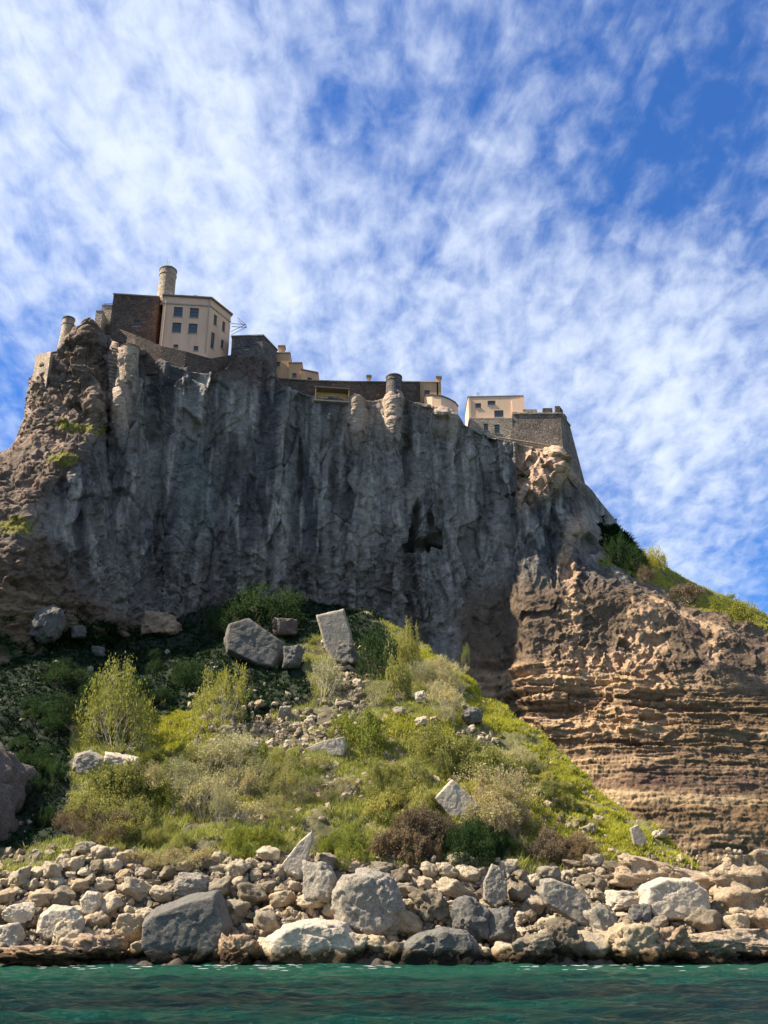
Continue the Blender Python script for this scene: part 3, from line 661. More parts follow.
# --- left foreground crag (continues outside the frame) and the low tan cliff on the right
def crag(name, spec, label, mat, seed, planes=12, rnd=.08, rough=.14, sub=6, mod=None, cat='crag'):
    (x, y, Y), size, rot_ = spec
    P, Fc = rock_verts(sub, seed, planes, rnd, rough)
    P = P * np.array(size); P = P @ rot_e(*rot_).T
    Q = P + 0.6 * fbm(P, 5, 4, seed)[:, None] * P / (np.linalg.norm(P, axis=1)[:, None])
    if mod is not None: Q = mod(Q)
    o = link(name, mesh_np(name, Q, Fc, True, None, M[mat])); c = at(x, y, Y); o.location = [float(v) for v in c]
    tag(o, label, cat); return o
crag('crag', ((-92, 826, 121), (14.5, 8, 14), (0, .06, .2)), 'shaded purple-grey crag rising at the left picture edge above the beach', 'crag', 71, rough=.08)
def bedded(Q):
    z = Q[:, 2]; k = .25 * np.sin(z * 2.6 + 2 * fbm(Q, 4, 2, 3.)) + .5 * fbm(Q * np.array([.4, .4, 1.4]), 2.5, 4, 8.) + .5 * facet(Q, 1.8, 3.)[0]
    r = Q[:, :2] / (np.linalg.norm(Q[:, :2], axis=1)[:, None] + 1e-6); Q = Q.copy(); Q[:, :2] += r * k[:, None]; return Q
M['tanrock'] = rock_mat('tan_rock', base=(0.42, 0.31, 0.2), scale=.9, bump=.9, var=.3, mottling=.45, wet=True)
crag('rock_outcrop', ((762, 902, 113), (7.2, 5.5, 4.4), (0, 0, -.25)), 'low tan eroded outcrop with hollows at the right picture edge', 'tanrock', 72, mod=bedded, cat='outcrop', rough=.05, planes=7, rnd=.03)
crag('rock_outcrop', ((668, 884, 118), (6.4, 4.5, 2.0), (0, .25, -.2)), 'tan crumbling bank linking the grass rib to the right-hand outcrop', 'tanrock', 73, mod=bedded, cat='outcrop', rough=.05, planes=7, rnd=.03)
crag('rock_shelf', ((745, 948, 106), (7.5, 4, 1.7), (0, 0, 0)), 'pale wave-cut ledge under the low tan outcrop', 'tanrock', 74, mod=bedded, cat='ledge', rough=.05, planes=7, rnd=.03)
crag('headland', ((-300, 740, 146), (22, 20, 30), (0, .1, .1)), 'rock headland beyond the left picture edge', 'crag', 75, cat='headland')

# --- scattered boulders: dart throwing over the beach band
VAR = [mesh_np('boulder', *(lambda P, Fc: (P, Fc))(*rock_verts(4, 200 + i, 7 + i % 5, .025 + .008 * (i % 4), .09)), True, None, M['boulder']) for i in range(18)]
for me_ in VAR: me_.name = 'boulder'
placed = [(f[0], f[1], .5 * math.hypot(f[2], f[3]) * .62) for f in FEAT]
def band(x, y):
    top = 868 + 8 * math.sin(x * .05) - (18 if 250 < x < 300 else 0) + (x > 640) * 18 - (14 if 60 < x < 140 else 0)
    return top < y < 962
def put_rock(x, y, r, grp, label):
    Yb = slope_Y(x, y); c = at(x, y, Yb); s = project(c)[2] / F * r
    o = link('boulder', random.choice(VAR)); o.location = (float(c[0]), float(c[1]), float(c[2] + s * .3))
    o.scale = (s * random.uniform(.95, 1.35), s * random.uniform(.9, 1.2), s * random.uniform(.62, .9))
    o.rotation_euler = (random.uniform(-.4, .4), random.uniform(-.4, .4), random.uniform(0, 6.28))
    tag(o, label, 'boulder', grp); placed.append((x, y, r)); return o
def free(x, y, r, k=.82):
    return all((x - a) ** 2 + ((y - b) * 1.15) ** 2 > (k * (r + c)) ** 2 for a, b, c in placed)
ZON = [(0, 135, 'on the left beach'), (135, 260, 'around the dark slab-sided boulder'), (260, 400, 'around the pitted grey boulder'), (400, 540, 'around the dark domed boulder'), (540, 760, 'on the right-hand shore')]
SZ = [(11, 99, 'large'), (7, 11, 'middling'), (4.5, 7, 'small'), (0, 4.5, 'little')]
nb = 0
for r0, r1_, n_ in ((11, 17, 36), (7.5, 11, 80), (5, 7.5, 105), (3.4, 5, 40)):
    t_ = 0; k_ = 0
    while k_ < n_ and t_ < 6000:
        t_ += 1
        x, y = random.uniform(-14, 742), random.uniform(850, 960); r = random.uniform(r0, r1_)
        if y < 895 and r > 11: continue
        if not band(x, y) or not free(x, y, r): continue
        zn = next((z[2] for z in ZON if x < z[1]), ZON[-1][2]); sz = next(s_[2] for s_ in SZ if r >= s_[0])
        hgt = 'near the water' if y > 925 else ('half way up' if y > 892 else 'high under the scrub')
        put_rock(x, y, r, 'pale boulders heaped along the shore', f'{sz} weathered boulder {zn}, {hgt}'); k_ += 1; nb += 1
# slope stones
for cx, cy, rx, ry, n_ in ((290, 728, 60, 18, 16), (350, 690, 16, 26, 8), (320, 790, 40, 12, 5), (475, 740, 16, 26, 6), (600, 800, 40, 40, 5), (430, 715, 40, 10, 3)):
    k_ = 0; t_ = 0
    while k_ < n_ and t_ < 500:
        t_ += 1
        x, y = random.gauss(cx, rx * .6), random.gauss(cy, ry * .6); r = random.uniform(3, 7)
        if not free(x, y, r, .8) or not has_slope(x, y): continue
        put_rock(x, y, r, 'loose stones lying on the slope', 'small pale stone lying on the scree of the slope'); k_ += 1
print('boulders', nb)
# --- rubble: too many to count
sv, sf = [], []; base_rocks = [rock_verts(1, 300 + i, 8, .04, .03) for i in range(12)]; off = 0
def rubble_at(c, s):
    global off
    P, Fc = base_rocks[rng.integers(12)]
    R_ = rot_e(*(rng.random(3) * 6.28)); Q = (P * np.array([1.2, 1, .75]) * s) @ R_.T + c
    sv.append(Q); sf.append(Fc + off); off += len(Q)
for _ in range(4600):
    x, y = rng.uniform(-30, 750), 962 - 112 * rng.random() ** .8
    if not (band(x, y) or (y > 846 and rng.random() < .25)): continue
    c = on_slope(x, y); rubble_at(c + [0, 0, .05], rng.choice([.14, .22, .32, .5, .68], p=[.3, .32, .24, .1, .04]))
for cx, cy, rx, ry, n_ in ((285, 735, 75, 24, 420), (350, 690, 18, 40, 160), (330, 790, 40, 14, 100), (380, 770, 70, 24, 160), (260, 820, 60, 16, 90), (480, 745, 18, 40, 120), (590, 800, 60, 50, 90), (230, 700, 60, 20, 60), (120, 700, 60, 60, 40)):
    for _ in range(n_):
        x, y = rng.normal(cx, rx * .55), rng.normal(cy, ry * .55)
        if y > 640 and has_slope(x, y): rubble_at(on_slope(x, y), rng.choice([.16, .26, .4, .6]))
for _ in range(150):
    x, y = rng.uniform(-20, 300), rng.uniform(645, 860)
    if y < 720 or x < 75: rubble_at(on_slope(x, y), rng.choice([.2, .35, .6]))
ru = link('rubble', mesh_np('rubble', np.concatenate(sv), np.concatenate(sf), False, None, M['rubble'])); tag(ru, 'small stones filling the gaps between shore boulders and scree', 'rubble', kind='stuff')

# ============================================================ BUILDINGS
class MB:
    def __init__(s): s.v, s.f = [], []
    def poly(s, pts):
        k = len(s.v); s.v += [tuple(float(c) for c in p) for p in pts]; s.f.append(tuple(range(k, k + len(pts))))
    def prism(s, bot, top):
        n = len(bot); k = len(s.v)
        s.v += [tuple(map(float, p)) for p in bot] + [tuple(map(float, p)) for p in top]
        s.f.append(tuple(k + i for i in reversed(range(n)))); s.f.append(tuple(k + n + i for i in range(n)))
        for i in range(n):
            j = (i + 1) % n; s.f.append((k + i, k + j, k + n + j, k + n + i))
    def box(s, c, ux, uy, sx_, sy_, z0, z1):
        c = np.array(c[:2], float); a = np.array(ux[:2]) * sx_ / 2; b_ = np.array(uy[:2]) * sy_ / 2
        P = [c - a - b_, c + a - b_, c + a + b_, c - a + b_]
        s.prism([(*p, z0) for p in P], [(*p, z1) for p in P])
    def tube(s, p, q, r, n=6):
        p, q = Vector(p), Vector(q); d_ = (q - p).normalized(); u_ = d_.orthogonal().normalized(); w_ = d_.cross(u_)
        s.prism([p + r * (math.cos(t) * u_ + math.sin(t) * w_) for t in [i * 2 * math.pi / n for i in range(n)]], [q + r * (math.cos(t) * u_ + math.sin(t) * w_) for t in [i * 2 * math.pi / n for i in range(n)]])
    def build(s, name, mat, parent=None, smooth=False):
        me = bpy.data.meshes.new(name)
        o0 = np.array(parent.location) if parent else np.zeros(3)
        me.from_pydata([tuple(np.array(v) - o0) for v in s.v], [], s.f); me.update()
        import bmesh
        bm = bmesh.new(); bm.from_mesh(me); bmesh.ops.recalc_face_normals(bm, faces=bm.faces); bm.to_mesh(me); bm.free()
        if smooth: me.polygons.foreach_set('use_smooth', [True] * len(me.polygons))
        me.materials.append(mat); o = link(name, me, parent); return o

def wall(mb, p, q, z0, z1, ops=(), th=.35):
    """outer wall face from p to q (plan), with recessed openings (u0,u1,v0,v1 in metres)"""
    p, q = np.array(p[:2], float), np.array(q[:2], float); Lw = np.linalg.norm(q - p); d_ = (q - p) / Lw; inn = np.array([-d_[1], d_[0]])
    us = sorted({0.0, Lw, *[o[0] for o in ops], *[o[1] for o in ops]}); vs = sorted({z0, z1, *[z0 + o[2] for o in ops], *[z0 + o[3] for o in ops]})
    W_ = lambda u, z, k=0.: (*(p + d_ * u + inn * k), z)
    for a, b_ in zip(us, us[1:]):
        for c, e in zip(vs, vs[1:]):
            um, vm = (a + b_) / 2, (c + e) / 2 - z0
            if any(o[0] < um < o[1] and o[2] < vm < o[3] for o in ops): continue
            mb.poly([W_(a, c), W_(b_, c), W_(b_, e), W_(a, e)])
    for o in ops:
        a, b_, c, e = o[0], o[1], z0 + o[2], z0 + o[3]
        mb.poly([W_(a, c), W_(a, e), W_(a, e, th), W_(a, c, th)]); mb.poly([W_(b_, c), W_(b_, c, th), W_(b_, e, th), W_(b_, e)])
        mb.poly([W_(a, c), W_(a, c, th), W_(b_, c, th), W_(b_, c)]); mb.poly([W_(a, e), W_(b_, e), W_(b_, e, th), W_(a, e, th)])
    return p, d_, inn
def window(root, p, d_, inn, z0, o, mats=('frame', 'glass'), name='window', th=.35, sill=True):
    a, b_, c, e = o[0], o[1], z0 + o[2], z0 + o[3]
    fr = MB(); t = .1
    def bar(u0, u1, v0, v1, k0=.2, k1=.3):
        P = [p + d_ * u0 + inn * k0, p + d_ * u1 + inn * k0, p + d_ * u1 + inn * k1, p + d_ * u0 + inn * k1]
        fr.prism([(*x, v0) for x in P], [(*x, v1) for x in P])
    bar(a, a + t, c, e); bar(b_ - t, b_, c, e); bar(a + t, b_ - t, c, c + t); bar(a + t, b_ - t, e - t, e)
    m_ = (a + b_) / 2; bar(m_ - .05, m_ + .05, c + t, e - t)
    if e - c > 1.5: bar(a + t, m_ - .05, c + (e - c) * .62, c + (e - c) * .62 + .08); bar(m_ + .05, b_ - t, c + (e - c) * .62, c + (e - c) * .62 + .08)
    fo_ = fr.build(name, M[mats[0]], root)
    pn_ = MB(); P = [p + d_ * a + inn * .26, p + d_ * b_ + inn * .26, p + d_ * b_ + inn * .29, p + d_ * a + inn * .29]
    pn_.prism([(*x, c) for x in P], [(*x, e) for x in P]); g = pn_.build('pane', M[mats[1]], root); g.location = (0, 0, 0)
    g.parent = fo_
    if sill:
        sl = MB(); P = [p + d_ * (a - .12) - inn * .12, p + d_ * (b_ + .12) - inn * .12, p + d_ * (b_ + .12) + inn * .2, p + d_ * (a - .12) + inn * .2]
        sl.prism([(*x, c - .14) for x in P], [(*x, c - .003) for x in P]); s_ = sl.build('sill', M['trim'], root); s_.parent = fo_
    return fo_
def house(name, label, cat, corners, z0, z1, mat, ops=None, roof='flat', roofmat='roof', over=.35, group=None, closed=True, wmats=('frame', 'glass'), par_h=0.):
    """corners: plan points, front walls first, running left to right as seen from the sea"""
    P = [np.array(c[:2], float) for c in corners]
    root = empty(name, (*P[0], z0)); tag(root, label, cat, group); mb = MB(); ops = ops or {}
    wins = []
    for i in range(len(P)):
        j = (i + 1) % len(P); o_ = ops.get(i, [])
        fr = wall(mb, P[i], P[j], z0, z1, o_)
        for o in o_: wins.append((fr, o))
    mb.build('wall', M[mat], root)
    for (p, d_, inn), o in wins:
        k = o[4] if len(o) > 4 else None
        window(root, p, d_, inn, z0, o[:4], wmats if k is None else k)
    cen = sum(P) / len(P); rf = MB()
    if roof == 'flat':
        Q = [c + (c - cen) / np.linalg.norm(c - cen) * over for c in P]
        rf.prism([(*c, z1 + .003) for c in Q], [(*c, z1 + .3) for c in Q])
        rf.build('roof', M[roofmat], root)
    return root

# beige palazzo: corners solved from the roof line at one height
zr = 131.0
A = at_z(164, 296, zr); B = at_z(211, 299, zr); Cc = at_z(231, 315, zr); D = Cc + np.array([-8, 12, 0]); E = A + np.array([-1, 15, 0])
w1 = np.linalg.norm((B - A)[:2]); w2 = np.linalg.norm((Cc - B)[:2]); zb = 115.0; Hh = zr - zb
def fw(fr, row): return (w1 * fr - .95, w1 * fr + .95, row, row + 2.5)
beige = house('palazzo', 'beige rendered building with four front windows beside the dark stone keep', 'building', [A, B, Cc, D, E], zb, zr, 'beige',
      {0: [fw(.33, 10.9), fw(.67, 10.9), fw(.33, 6.9), fw(.67, 6.9), (w1 * .72, w1 * .72 + 1.0, 2.6, 3.8), (w1*.3, w1*.3+1.0, 3.0, 3.9)],
       1: [(w2 * .2, w2 * .2 + 1.1, 10.4, 13.0), (w2 * .62, w2 * .62 + 1.0, 10.4, 13.0), (w2 * .14, w2 * .14 + 1.2, 4.2, 8.2, ('red', 'glass')), (w2 * .62, w2 * .62 + 1.0, 6.0, 8.2)]}, roof='flat', over=.5)
mb = MB()
for p, q in ((A, B), (B, Cc)):
    d_ = (q - p)[:2] / np.linalg.norm((q - p)[:2]); inn = np.array([-d_[1], d_[0]])
    P4 = [p[:2] - inn * .18, q[:2] - inn * .18, q[:2] - inn * .003, p[:2] - inn * .003]
    mb.prism([(*x, zr - 2.0) for x in P4], [(*x, zr - 1.7) for x in P4])
mb.build('cornice', M['trim'], beige)
mb = MB()
for k in (0, 1.2):
    mb.tube(Cc + [0, 1 + k, -1.6], Cc + [3.4, .5 + k, -2.2], .07); mb.tube(Cc + [0, 1 + k, -3.8], Cc + [3.2, .5 + k, -2.25], .06); mb.tube(Cc + [3.4, .5 + k, -2.2], Cc + [1.4, .8 + k, -.2], .06)
mb.tube(Cc + [3.4, .5, -2.2], Cc + [3.4, 1.7, -2.2], .07)
mb.build('awning_frame', M['metal'], beige)
mb = MB(); inn = np.array([0, -.12, 0])
for f_ in (.06, .97):
    pA = A + (B - A) * f_ + inn; mb.tube(pA - [0, 0, .1], pA - [0, 0, 14], .09)
mb.build('downpipe', M['trim'], beige)
mb = MB(); pA = A + (B - A) * .6 + np.array([0, 3, .3]); mb.tube(pA, pA + [0, 0, 2.6], .05)
for k, h_ in ((.5, 2.4), (.4, 2.1), (.3, 1.8)): mb.tube(pA + [-k, 0, h_], pA + [k, 0, h_], .035)
mb.build('aerial', M['metal'], beige)
# dark keep
K1 = at_z(112, 290.5, zr + 1); K2 = at_z(159, 293.5, zr + 1); K2 = K2 + np.array([-.3, 1.5, 0])
keep = house('stone_keep', 'dark brown masonry keep left of the beige building', 'castle keep', [K1 + [0, 1.5, 0], K2, K2 + [0, 14, 0], K1 + [2, 16, 0]], 114.5, zr + 1, 'stone_dk', {0: [(5.0, 6.1, 9.6, 11.2)]}, over=.2)
wk = np.linalg.norm((K2 - K1)[:2])
# annexe walls left of keep
a1 = at_z(98, 301, 128.6); a2 = at_z(111, 301, 128.6)
house('stone_annexe', 'narrow tan stone annexe stepping down left of the dark keep', 'building', [a1 + [0, 3, 0], a2 + [0, 3, 0], a2 + [0, 12, 0], a1 + [0, 12, 0]], 116, 129.4, 'stone_lt', {}, over=.1)
a1 = at_z(93, 309, 125.5); a2 = at_z(100, 309, 125.5)
house('ruined_wall', 'low broken tan wall end left of the stone annexe', 'ruined wall', [a1 + [0, 2, 0], a2 + [0, 2, 0], a2 + [0, 7, 0], a1 + [0, 7, 0]], 116, 126.2, 'stone_lt', {}, over=.05)
mb = MB(); p = at_z(101, 296, 131.5); mb.tube(p + [0, 3, 0], p + [3.5, 3, .2], .06); mb.tube(p + [0, 3, 0], p + [1.2, 3, -1.6], .06); mb.tube(p + [1, 3, 0], p + [1.2, 3, -1.6], .05)
mb.tube(p + [3.3, 3, .2], p + [3.3, 3, -2.0], .06); br = mb.build('metal_bracket', M['metal']); tag(br, 'thin metal bracket projecting from the top of the tan annexe', 'bracket')
# round towers
def drum(name, label, cat, base, r0, r1_, hgt, mat, cap=0.25, lip=.12, n=28, antennas=0):
    root = empty(name, base); tag(root, label, cat)
    mb = MB(); b0 = np.array(base)
    rings = [(0, r0), (hgt * .5, (r0 + r1_) / 2), (hgt * .86, r1_), (hgt * .86, r1_ + lip), (hgt * .9, r1_ + lip), (hgt * .9, r1_), (hgt, r1_ * 1.02)]
    cs = [[(b0[0] + r * math.cos(2 * math.pi * i / n), b0[1] + r * math.sin(2 * math.pi * i / n), b0[2] + z) for i in range(n)] for z, r in rings]
    for a, b_ in zip(cs, cs[1:]):
        for i in range(n):
            j = (i + 1) % n; mb.poly([a[i], a[j], b_[j], b_[i]])
    mb.build('wall', M[mat], root)
    mc = MB(); rc = r1_ * 1.02
    mc.prism([(b0[0] + (rc + .1) * math.cos(2 * math.pi * i / n), b0[1] + (rc + .1) * math.sin(2 * math.pi * i / n), b0[2] + hgt + .003) for i in range(n)],
             [(b0[0] + (rc + .1) * math.cos(2 * math.pi * i / n), b0[1] + (rc + .1) * math.sin(2 * math.pi * i / n), b0[2] + hgt + cap) for i in range(n)])
    mc.build('coping', M['stone_gr'], root)
    for k in range(antennas):
        ma = MB(); q = b0 + [(-.5, .5, .1)[k], (0, .2, -.3)[k], hgt + cap]; hh = (3.0, 1.6, 2.4)[k]
        ma.tube(q, q + [0, 0, hh], .05); 
        if k == 1: ma.tube(q + [-.5, 0, hh * .7], q + [.5, 0, hh * .7], .04); ma.tube(q + [-.35, 0, hh * .9], q + [.35, 0, hh * .9], .04)
        ma.build('antenna', M['metal'], root)
    return root
tb = at_z(165.5, 265, 140.8) + [0, 3, 0]
drum('round_tower', 'slim round tan tower with antennas rising behind the castle roofs', 'tower', (tb[0], tb[1], 131.0), 1.9, 1.85, 10.2, 'stone_lt', antennas=3)
q = at(127, 343, 176.5); drum('sentry_turret', 'ruined round stone turret crowning the tall rock buttress', 'turret', (q[0], q[1] + 2.6, q[2] - 9), 2.2, 1.9, 9.2, 'stone_lt', cap=.12, lip=.03)
q = at(69, 319, 180); drum('sentry_turret', 'small tan sentry turret on the far left crag top', 'turret', (q[0], q[1], q[2] - 10.5), 1.6, 1.2, 10.2, 'stone_lt', cap=.3)
q = at(394, 377, 192); drum('sentry_turret', 'squat round turret capping the middle rock pillar', 'turret', (q[0], q[1] + .6, q[2] - 6.5), 1.85, 1.7, 6.5, 'stone_gr', cap=.3)
# left masonry wall at the cliff corner
w0 = at(36, 355, 177); w1_ = at(51, 351, 174); w2_ = at(52, 356, 176)
mb = MB(); zz0 = 98
mb.prism([(w0[0], w0[1], zz0), (w1_[0], w1_[1], zz0), (w1_[0], w1_[1] + 1.5, zz0), (w0[0], w0[1] + 8, zz0)], [(w0[0], w0[1], w0[2]), (w1_[0], w1_[1], w1_[2]), (w1_[0], w1_[1] + 1.5, w1_[2]), (w0[0], w0[1] + 8, w0[2])])
o = mb.build('rampart', M['stone_lt']); tag(o, 'sunlit tan masonry corner wall at the left edge of the cliff top', 'wall')
# rampart base skirt under keep and palazzo
def rampart(pts, zbot, label, mat='stone_dk', th=1.4, name='rampart', cop=True, group=None):
    root = empty(name, (*pts[0][:2], zbot)); tag(root, label, 'wall', group); mb = MB(); mc = MB()
    for p, q in zip(pts, pts[1:]):
        d_ = (q - p)[:2]; d_ /= np.linalg.norm(d_); inn = np.array([-d_[1], d_[0]]) * th
        mb.prism([(p[0], p[1], zbot), (q[0], q[1], zbot), (q[0] + inn[0], q[1] + inn[1], zbot), (p[0] + inn[0], p[1] + inn[1], zbot)],
                 [(p[0], p[1], p[2]), (q[0], q[1], q[2]), (q[0] + inn[0], q[1] + inn[1], q[2]), (p[0] + inn[0], p[1] + inn[1], p[2])])
        o1 = np.array([-d_[1], d_[0]]) * -.15
        mc.prism([(p[0] + o1[0], p[1] + o1[1], p[2] + .003), (q[0] + o1[0], q[1] + o1[1], q[2] + .003), (q[0] + inn[0], q[1] + inn[1], q[2] + .003), (p[0] + inn[0], p[1] + inn[1], p[2] + .003)],
                 [(p[0] + o1[0], p[1] + o1[1], p[2] + .3), (q[0] + o1[0], q[1] + o1[1], q[2] + .3), (q[0] + inn[0], q[1] + inn[1], q[2] + .3), (p[0] + inn[0], p[1] + inn[1], p[2] + .3)])
    mb.build('wall', M[mat], root)
    if cop: mc.build('coping', M['stone_gr'], root)
    return root
rampart([at(106, 324, 184.5), at(136, 335, 182.4), at(162, 346, 182), at(186, 351.5, 182.2), at(211, 358.5, 182.8), at(236, 354, 188)], at(180, 376, 183)[2], 'dark brown rampart under the castle keep and the beige building', cop=False)
# ruined stone house
zr2 = 123.6
h1 = at_z(232, 337, zr2); h2 = at_z(263, 336, zr2) 
house('stone_house', 'dark weathered stone house with a flat roof right of the beige building', 'house', [h1, h2, h2 + [2.5, 6, 0], h1 + [0, 10, 0]], 108, zr2, 'stone_gr', {0: [(3.0, 3.9, 12.2, 13.2)]}, over=.25)
# stepped tan houses
def boxhouse(name, label, x0, x1, pyt, Y, H, mat, ops=None, dep=7, over=.2, roofmat='roof', side=None, cat='house', group=None, **k):
    p = at(x0, pyt, Y); q = at(x1, pyt, Y + (side or 0)); q[2] = p[2]
    return house(name, label, cat, [p, q, q + [0, dep, 0], p + [0, dep, 0]], p[2] - H, p[2], mat, ops, over=over, roofmat=roofmat, group=group, **k)
boxhouse('tan_house', 'tallest of the stepped tan houses, with a chimney', 273, 290, 353.5, 195, 9, 'tan', {0: [(.9, 1.7, 5.6, 6.8)]})
boxhouse('tan_house', 'middle step of the tan houses, behind the long rampart', 289, 302, 363.5, 194.5, 7.5, 'tan', {0: [(.8, 1.8, 3.9, 5.0)]})
boxhouse('tan_house', 'lowest step of the tan houses, next to the long rampart', 301, 318, 370, 194, 6, 'tan', {0: [(1.6, 2.6, 3.4, 4.5)]}, side=1.5)
def chimney(x, ytop, Y, w, h_, mat, label):
    p = at(x, ytop, Y); root = empty('chimney', (p[0], p[1], p[2] - h_)); tag(root, label, 'chimney')
    mb = MB(); mb.box(p, (1, 0), (0, 1), w, w, p[2] - h_, p[2] - .35); mb.build('stack', M[mat], root)
    mb = MB(); mb.box(p, (1, 0), (0, 1), w + .4, w + .4, p[2] - .347, p[2]); mb.build('cap', M['roof'], root)
chimney(282, 347, 197, 1.3, 2.4, 'tan', 'tan chimney on the tallest stepped house')
chimney(369, 376, 195, .8, 1.6, 'tan', 'small tan chimney poking above the long rampart')
# long rampart wall
rampart([at(262, 378, 191.2), at(300, 381, 192), at(355, 382.5, 193), at(420, 383, 196)], 100, 'long dark rampart running level between the stone house and the rock pillars', 'stone_dk')
# tan loggia hung under the rampart
p = at(316, 389, 190); q = at(349, 389, 191); zt = p[2]
lg = empty('loggia', (p[0], p[1], zt - 3)); tag(lg, 'tan open terrace recess with an overhanging slab below the long rampart', 'terrace')
mb = MB(); P4 = [p[:2] + [0, .8], q[:2] + [0, .8], q[:2] + [0, 1.4], p[:2] + [0, 1.4]]; mb.prism([(*x, zt - 3.0) for x in P4], [(*x, zt - .2) for x in P4]); M['loggia'] = plain('ochre_render', (0.85, 0.5, 0.2)); mb.build('back_wall', M['loggia'], lg)
mb = MB(); P4 = [p[:2] + [-.3, -1.2], q[:2] + [.3, -1.2], q[:2] + [.3, 1.4], p[:2] + [-.3, 1.4]]; mb.prism([(*x, zt - .19) for x in P4], [(*x, zt + .15) for x in P4]); mb.build('roof', M['roof'], lg)
mb = MB(); P4 = [p[:2] + [-.3, -1.0], q[:2] + [.3, -1.0], q[:2] + [.3, 1.4], p[:2] + [-.3, 1.4]]; mb.prism([(*x, zt - 3.3) for x in P4], [(*x, zt - 3.01) for x in P4]); mb.build('floor_slab', M['trim'], lg)
mb = MB(); mb.tube((p[0] - .1, p[1] - .9, zt - 2.1), (q[0] + .1, q[1] - .9, zt - 2.1), .05)
for k in range(8):
    t = k / 7; mb.tube((p[0] * (1 - t) + q[0] * t, (p[1] * (1 - t) + q[1] * t) - .9, zt - 3.0), (p[0] * (1 - t) + q[0] * t, (p[1] * (1 - t) + q[1] * t) - .9, zt - 2.1), .04)
mb.build('railing', M['metal'], lg)
for nm_, c_ in (('side_wall', p), ('side_wall', q)):
    mb = MB(); mb.box((c_[0], c_[1] + .2), (1, 0), (0, 1), .25, 2.2, zt - 3.0, zt - .2); mb.build(nm_, M['tan'], lg)
# flat tan building and curved wall
boxhouse('flat_house', 'long low tan house with a flat roof right of the rock pillar', 402, 438, 382.5, 197, 5, 'tan', {0: [(2.2, 3.2, 2.0, 3.2), (5.0, 6.2, 1.6, 3.0)]}, over=.35, roofmat='cream')
chimney(438.5, 377.5, 197.5, 1.0, 5.0, 'tan', 'tan chimney stack at the right end of the low flat house')
pts = [at(424, 396, 196), at(432, 395.5, 195.2), at(441, 396.5, 195), at(449, 399.5, 195.6), at(455, 403, 197), at(458, 407, 199)]
rampart(pts, 103, 'curved pale tan wall below the low flat house', 'cream', th=.7, name='curved_wall')
# house by the bastion
p = at(468, 397.5, 200.5); q = at(523, 396.5, 200); zz_ = (p[2] + q[2]) / 2; wq = np.linalg.norm((q - p)[:2])
hs = house('cream_house', 'cream house with three windows standing beside the bastion', 'house', [p, q, q + [1, 9, 0], p + [0, 9, 0]], zz_ - 5.8, zz_, 'cream', {0: [(1.6, 2.9, 3.0, 4.3), (4.4, 6.2, 3.7, 4.9), (5.8, 7.9, .6, 2.4)]}, over=.15)
mb = MB(); m0 = p * .55 + q * .45
mb.prism([(m0[0] + 4.2, m0[1] - .35, zz_ - 5), (q[0] + .2, q[1] - .35, zz_ - 5), (q[0] + .2, q[1] - .003, zz_ - 5), (m0[0] + 4.2, m0[1] - .003, zz_ - 5)], [(m0[0] + 4.2, m0[1] - .35, zz_ - 1.1), (q[0] + .2, q[1] - .35, zz_ - .5), (q[0] + .2, q[1] - .003, zz_ - .5), (m0[0] + 4.2, m0[1] - .003, zz_ - 1.1)])
mb.build('stair_flank', M['cream'], hs)
mb = MB(); mb.box((p[0] * .4 + q[0] * .6, p[1] + 3), (1, 0), (0, 1), .9, .9, zz_ + .3, zz_ + 1.0); mb.build('roof_vent', M['tan'], hs)
mb = MB(); pA = p + np.array([2.5, 2, .3]); pA[2] = zz_ + .3; mb.tube(pA, pA + [0, 0, 2.2], .05)
for k, h_ in ((.5, 2.0), (.35, 1.7)): mb.tube(pA + [-k, 0, h_], pA + [k, 0, h_], .035)
mb.build('aerial', M['metal'], hs)
mb = MB(); pA = p * .98 + q * .02 + np.array([0, -.12, 0]); mb.tube(pA, pA - [0, 0, 5.6], .08); mb.build('downpipe', M['trim'], hs)
p2 = at(470, 419.5, 199.4); q2 = at(512, 417, 199.4); z2 = zz_ - 5.8
lw = house('stone_wall_base', 'rough stone lower storey with two openings under the cream house', 'building', [p2, q2, q2 + [0, 8, 0], p2 + [0, 8, 0]], z2 - 6.5, z2 - .32, 'stone_lt', {0: [(3.0, 4.0, 3.2, 5.0), (5.4, 6.6, 2.6, 4.8)]}, over=.02, roofmat='trim')
# bastion with battered flank
zt = at(515, 411, 198)[2]
b1 = at(512, 411, 199.6); b2 = at(560, 408, 199.4); b3 = at(569, 413, 205.5); b4 = b1 + [0, 16, 0]
f1_ = at(506, 441, 198.8); f2_ = at(563, 449, 198.4); f3_ = at(589, 484, 206.5); f4_ = b4.copy()
zbm = f2_[2] - 6
bs = empty('bastion', (*b1[:2], zbm)); tag(bs, 'massive brown stone bastion with merlons above the right cliff edge', 'bastion')
mb = MB(); n_ = 10
def lay_(t): return [b1 * (1 - t) + (f1_ * [1, 1, 0] + [0, 0, zbm]) * t, b2 * (1 - t) + (f2_ * [1, 1, 0] + [0, 0, zbm]) * t, b3 * (1 - t) + (f3_ * [1, 1, 0] + [0, 0, zbm - 4]) * t, b4 * (1 - t) + (f4_ * [1, 1, 0] + [0, 0, zbm]) * t]
for P in (b1, b2, b3, b4): P[2] = zt
mb.prism(lay_(1), lay_(0)); mb.build('wall', M['stone_ba'], bs)
mb = MB()
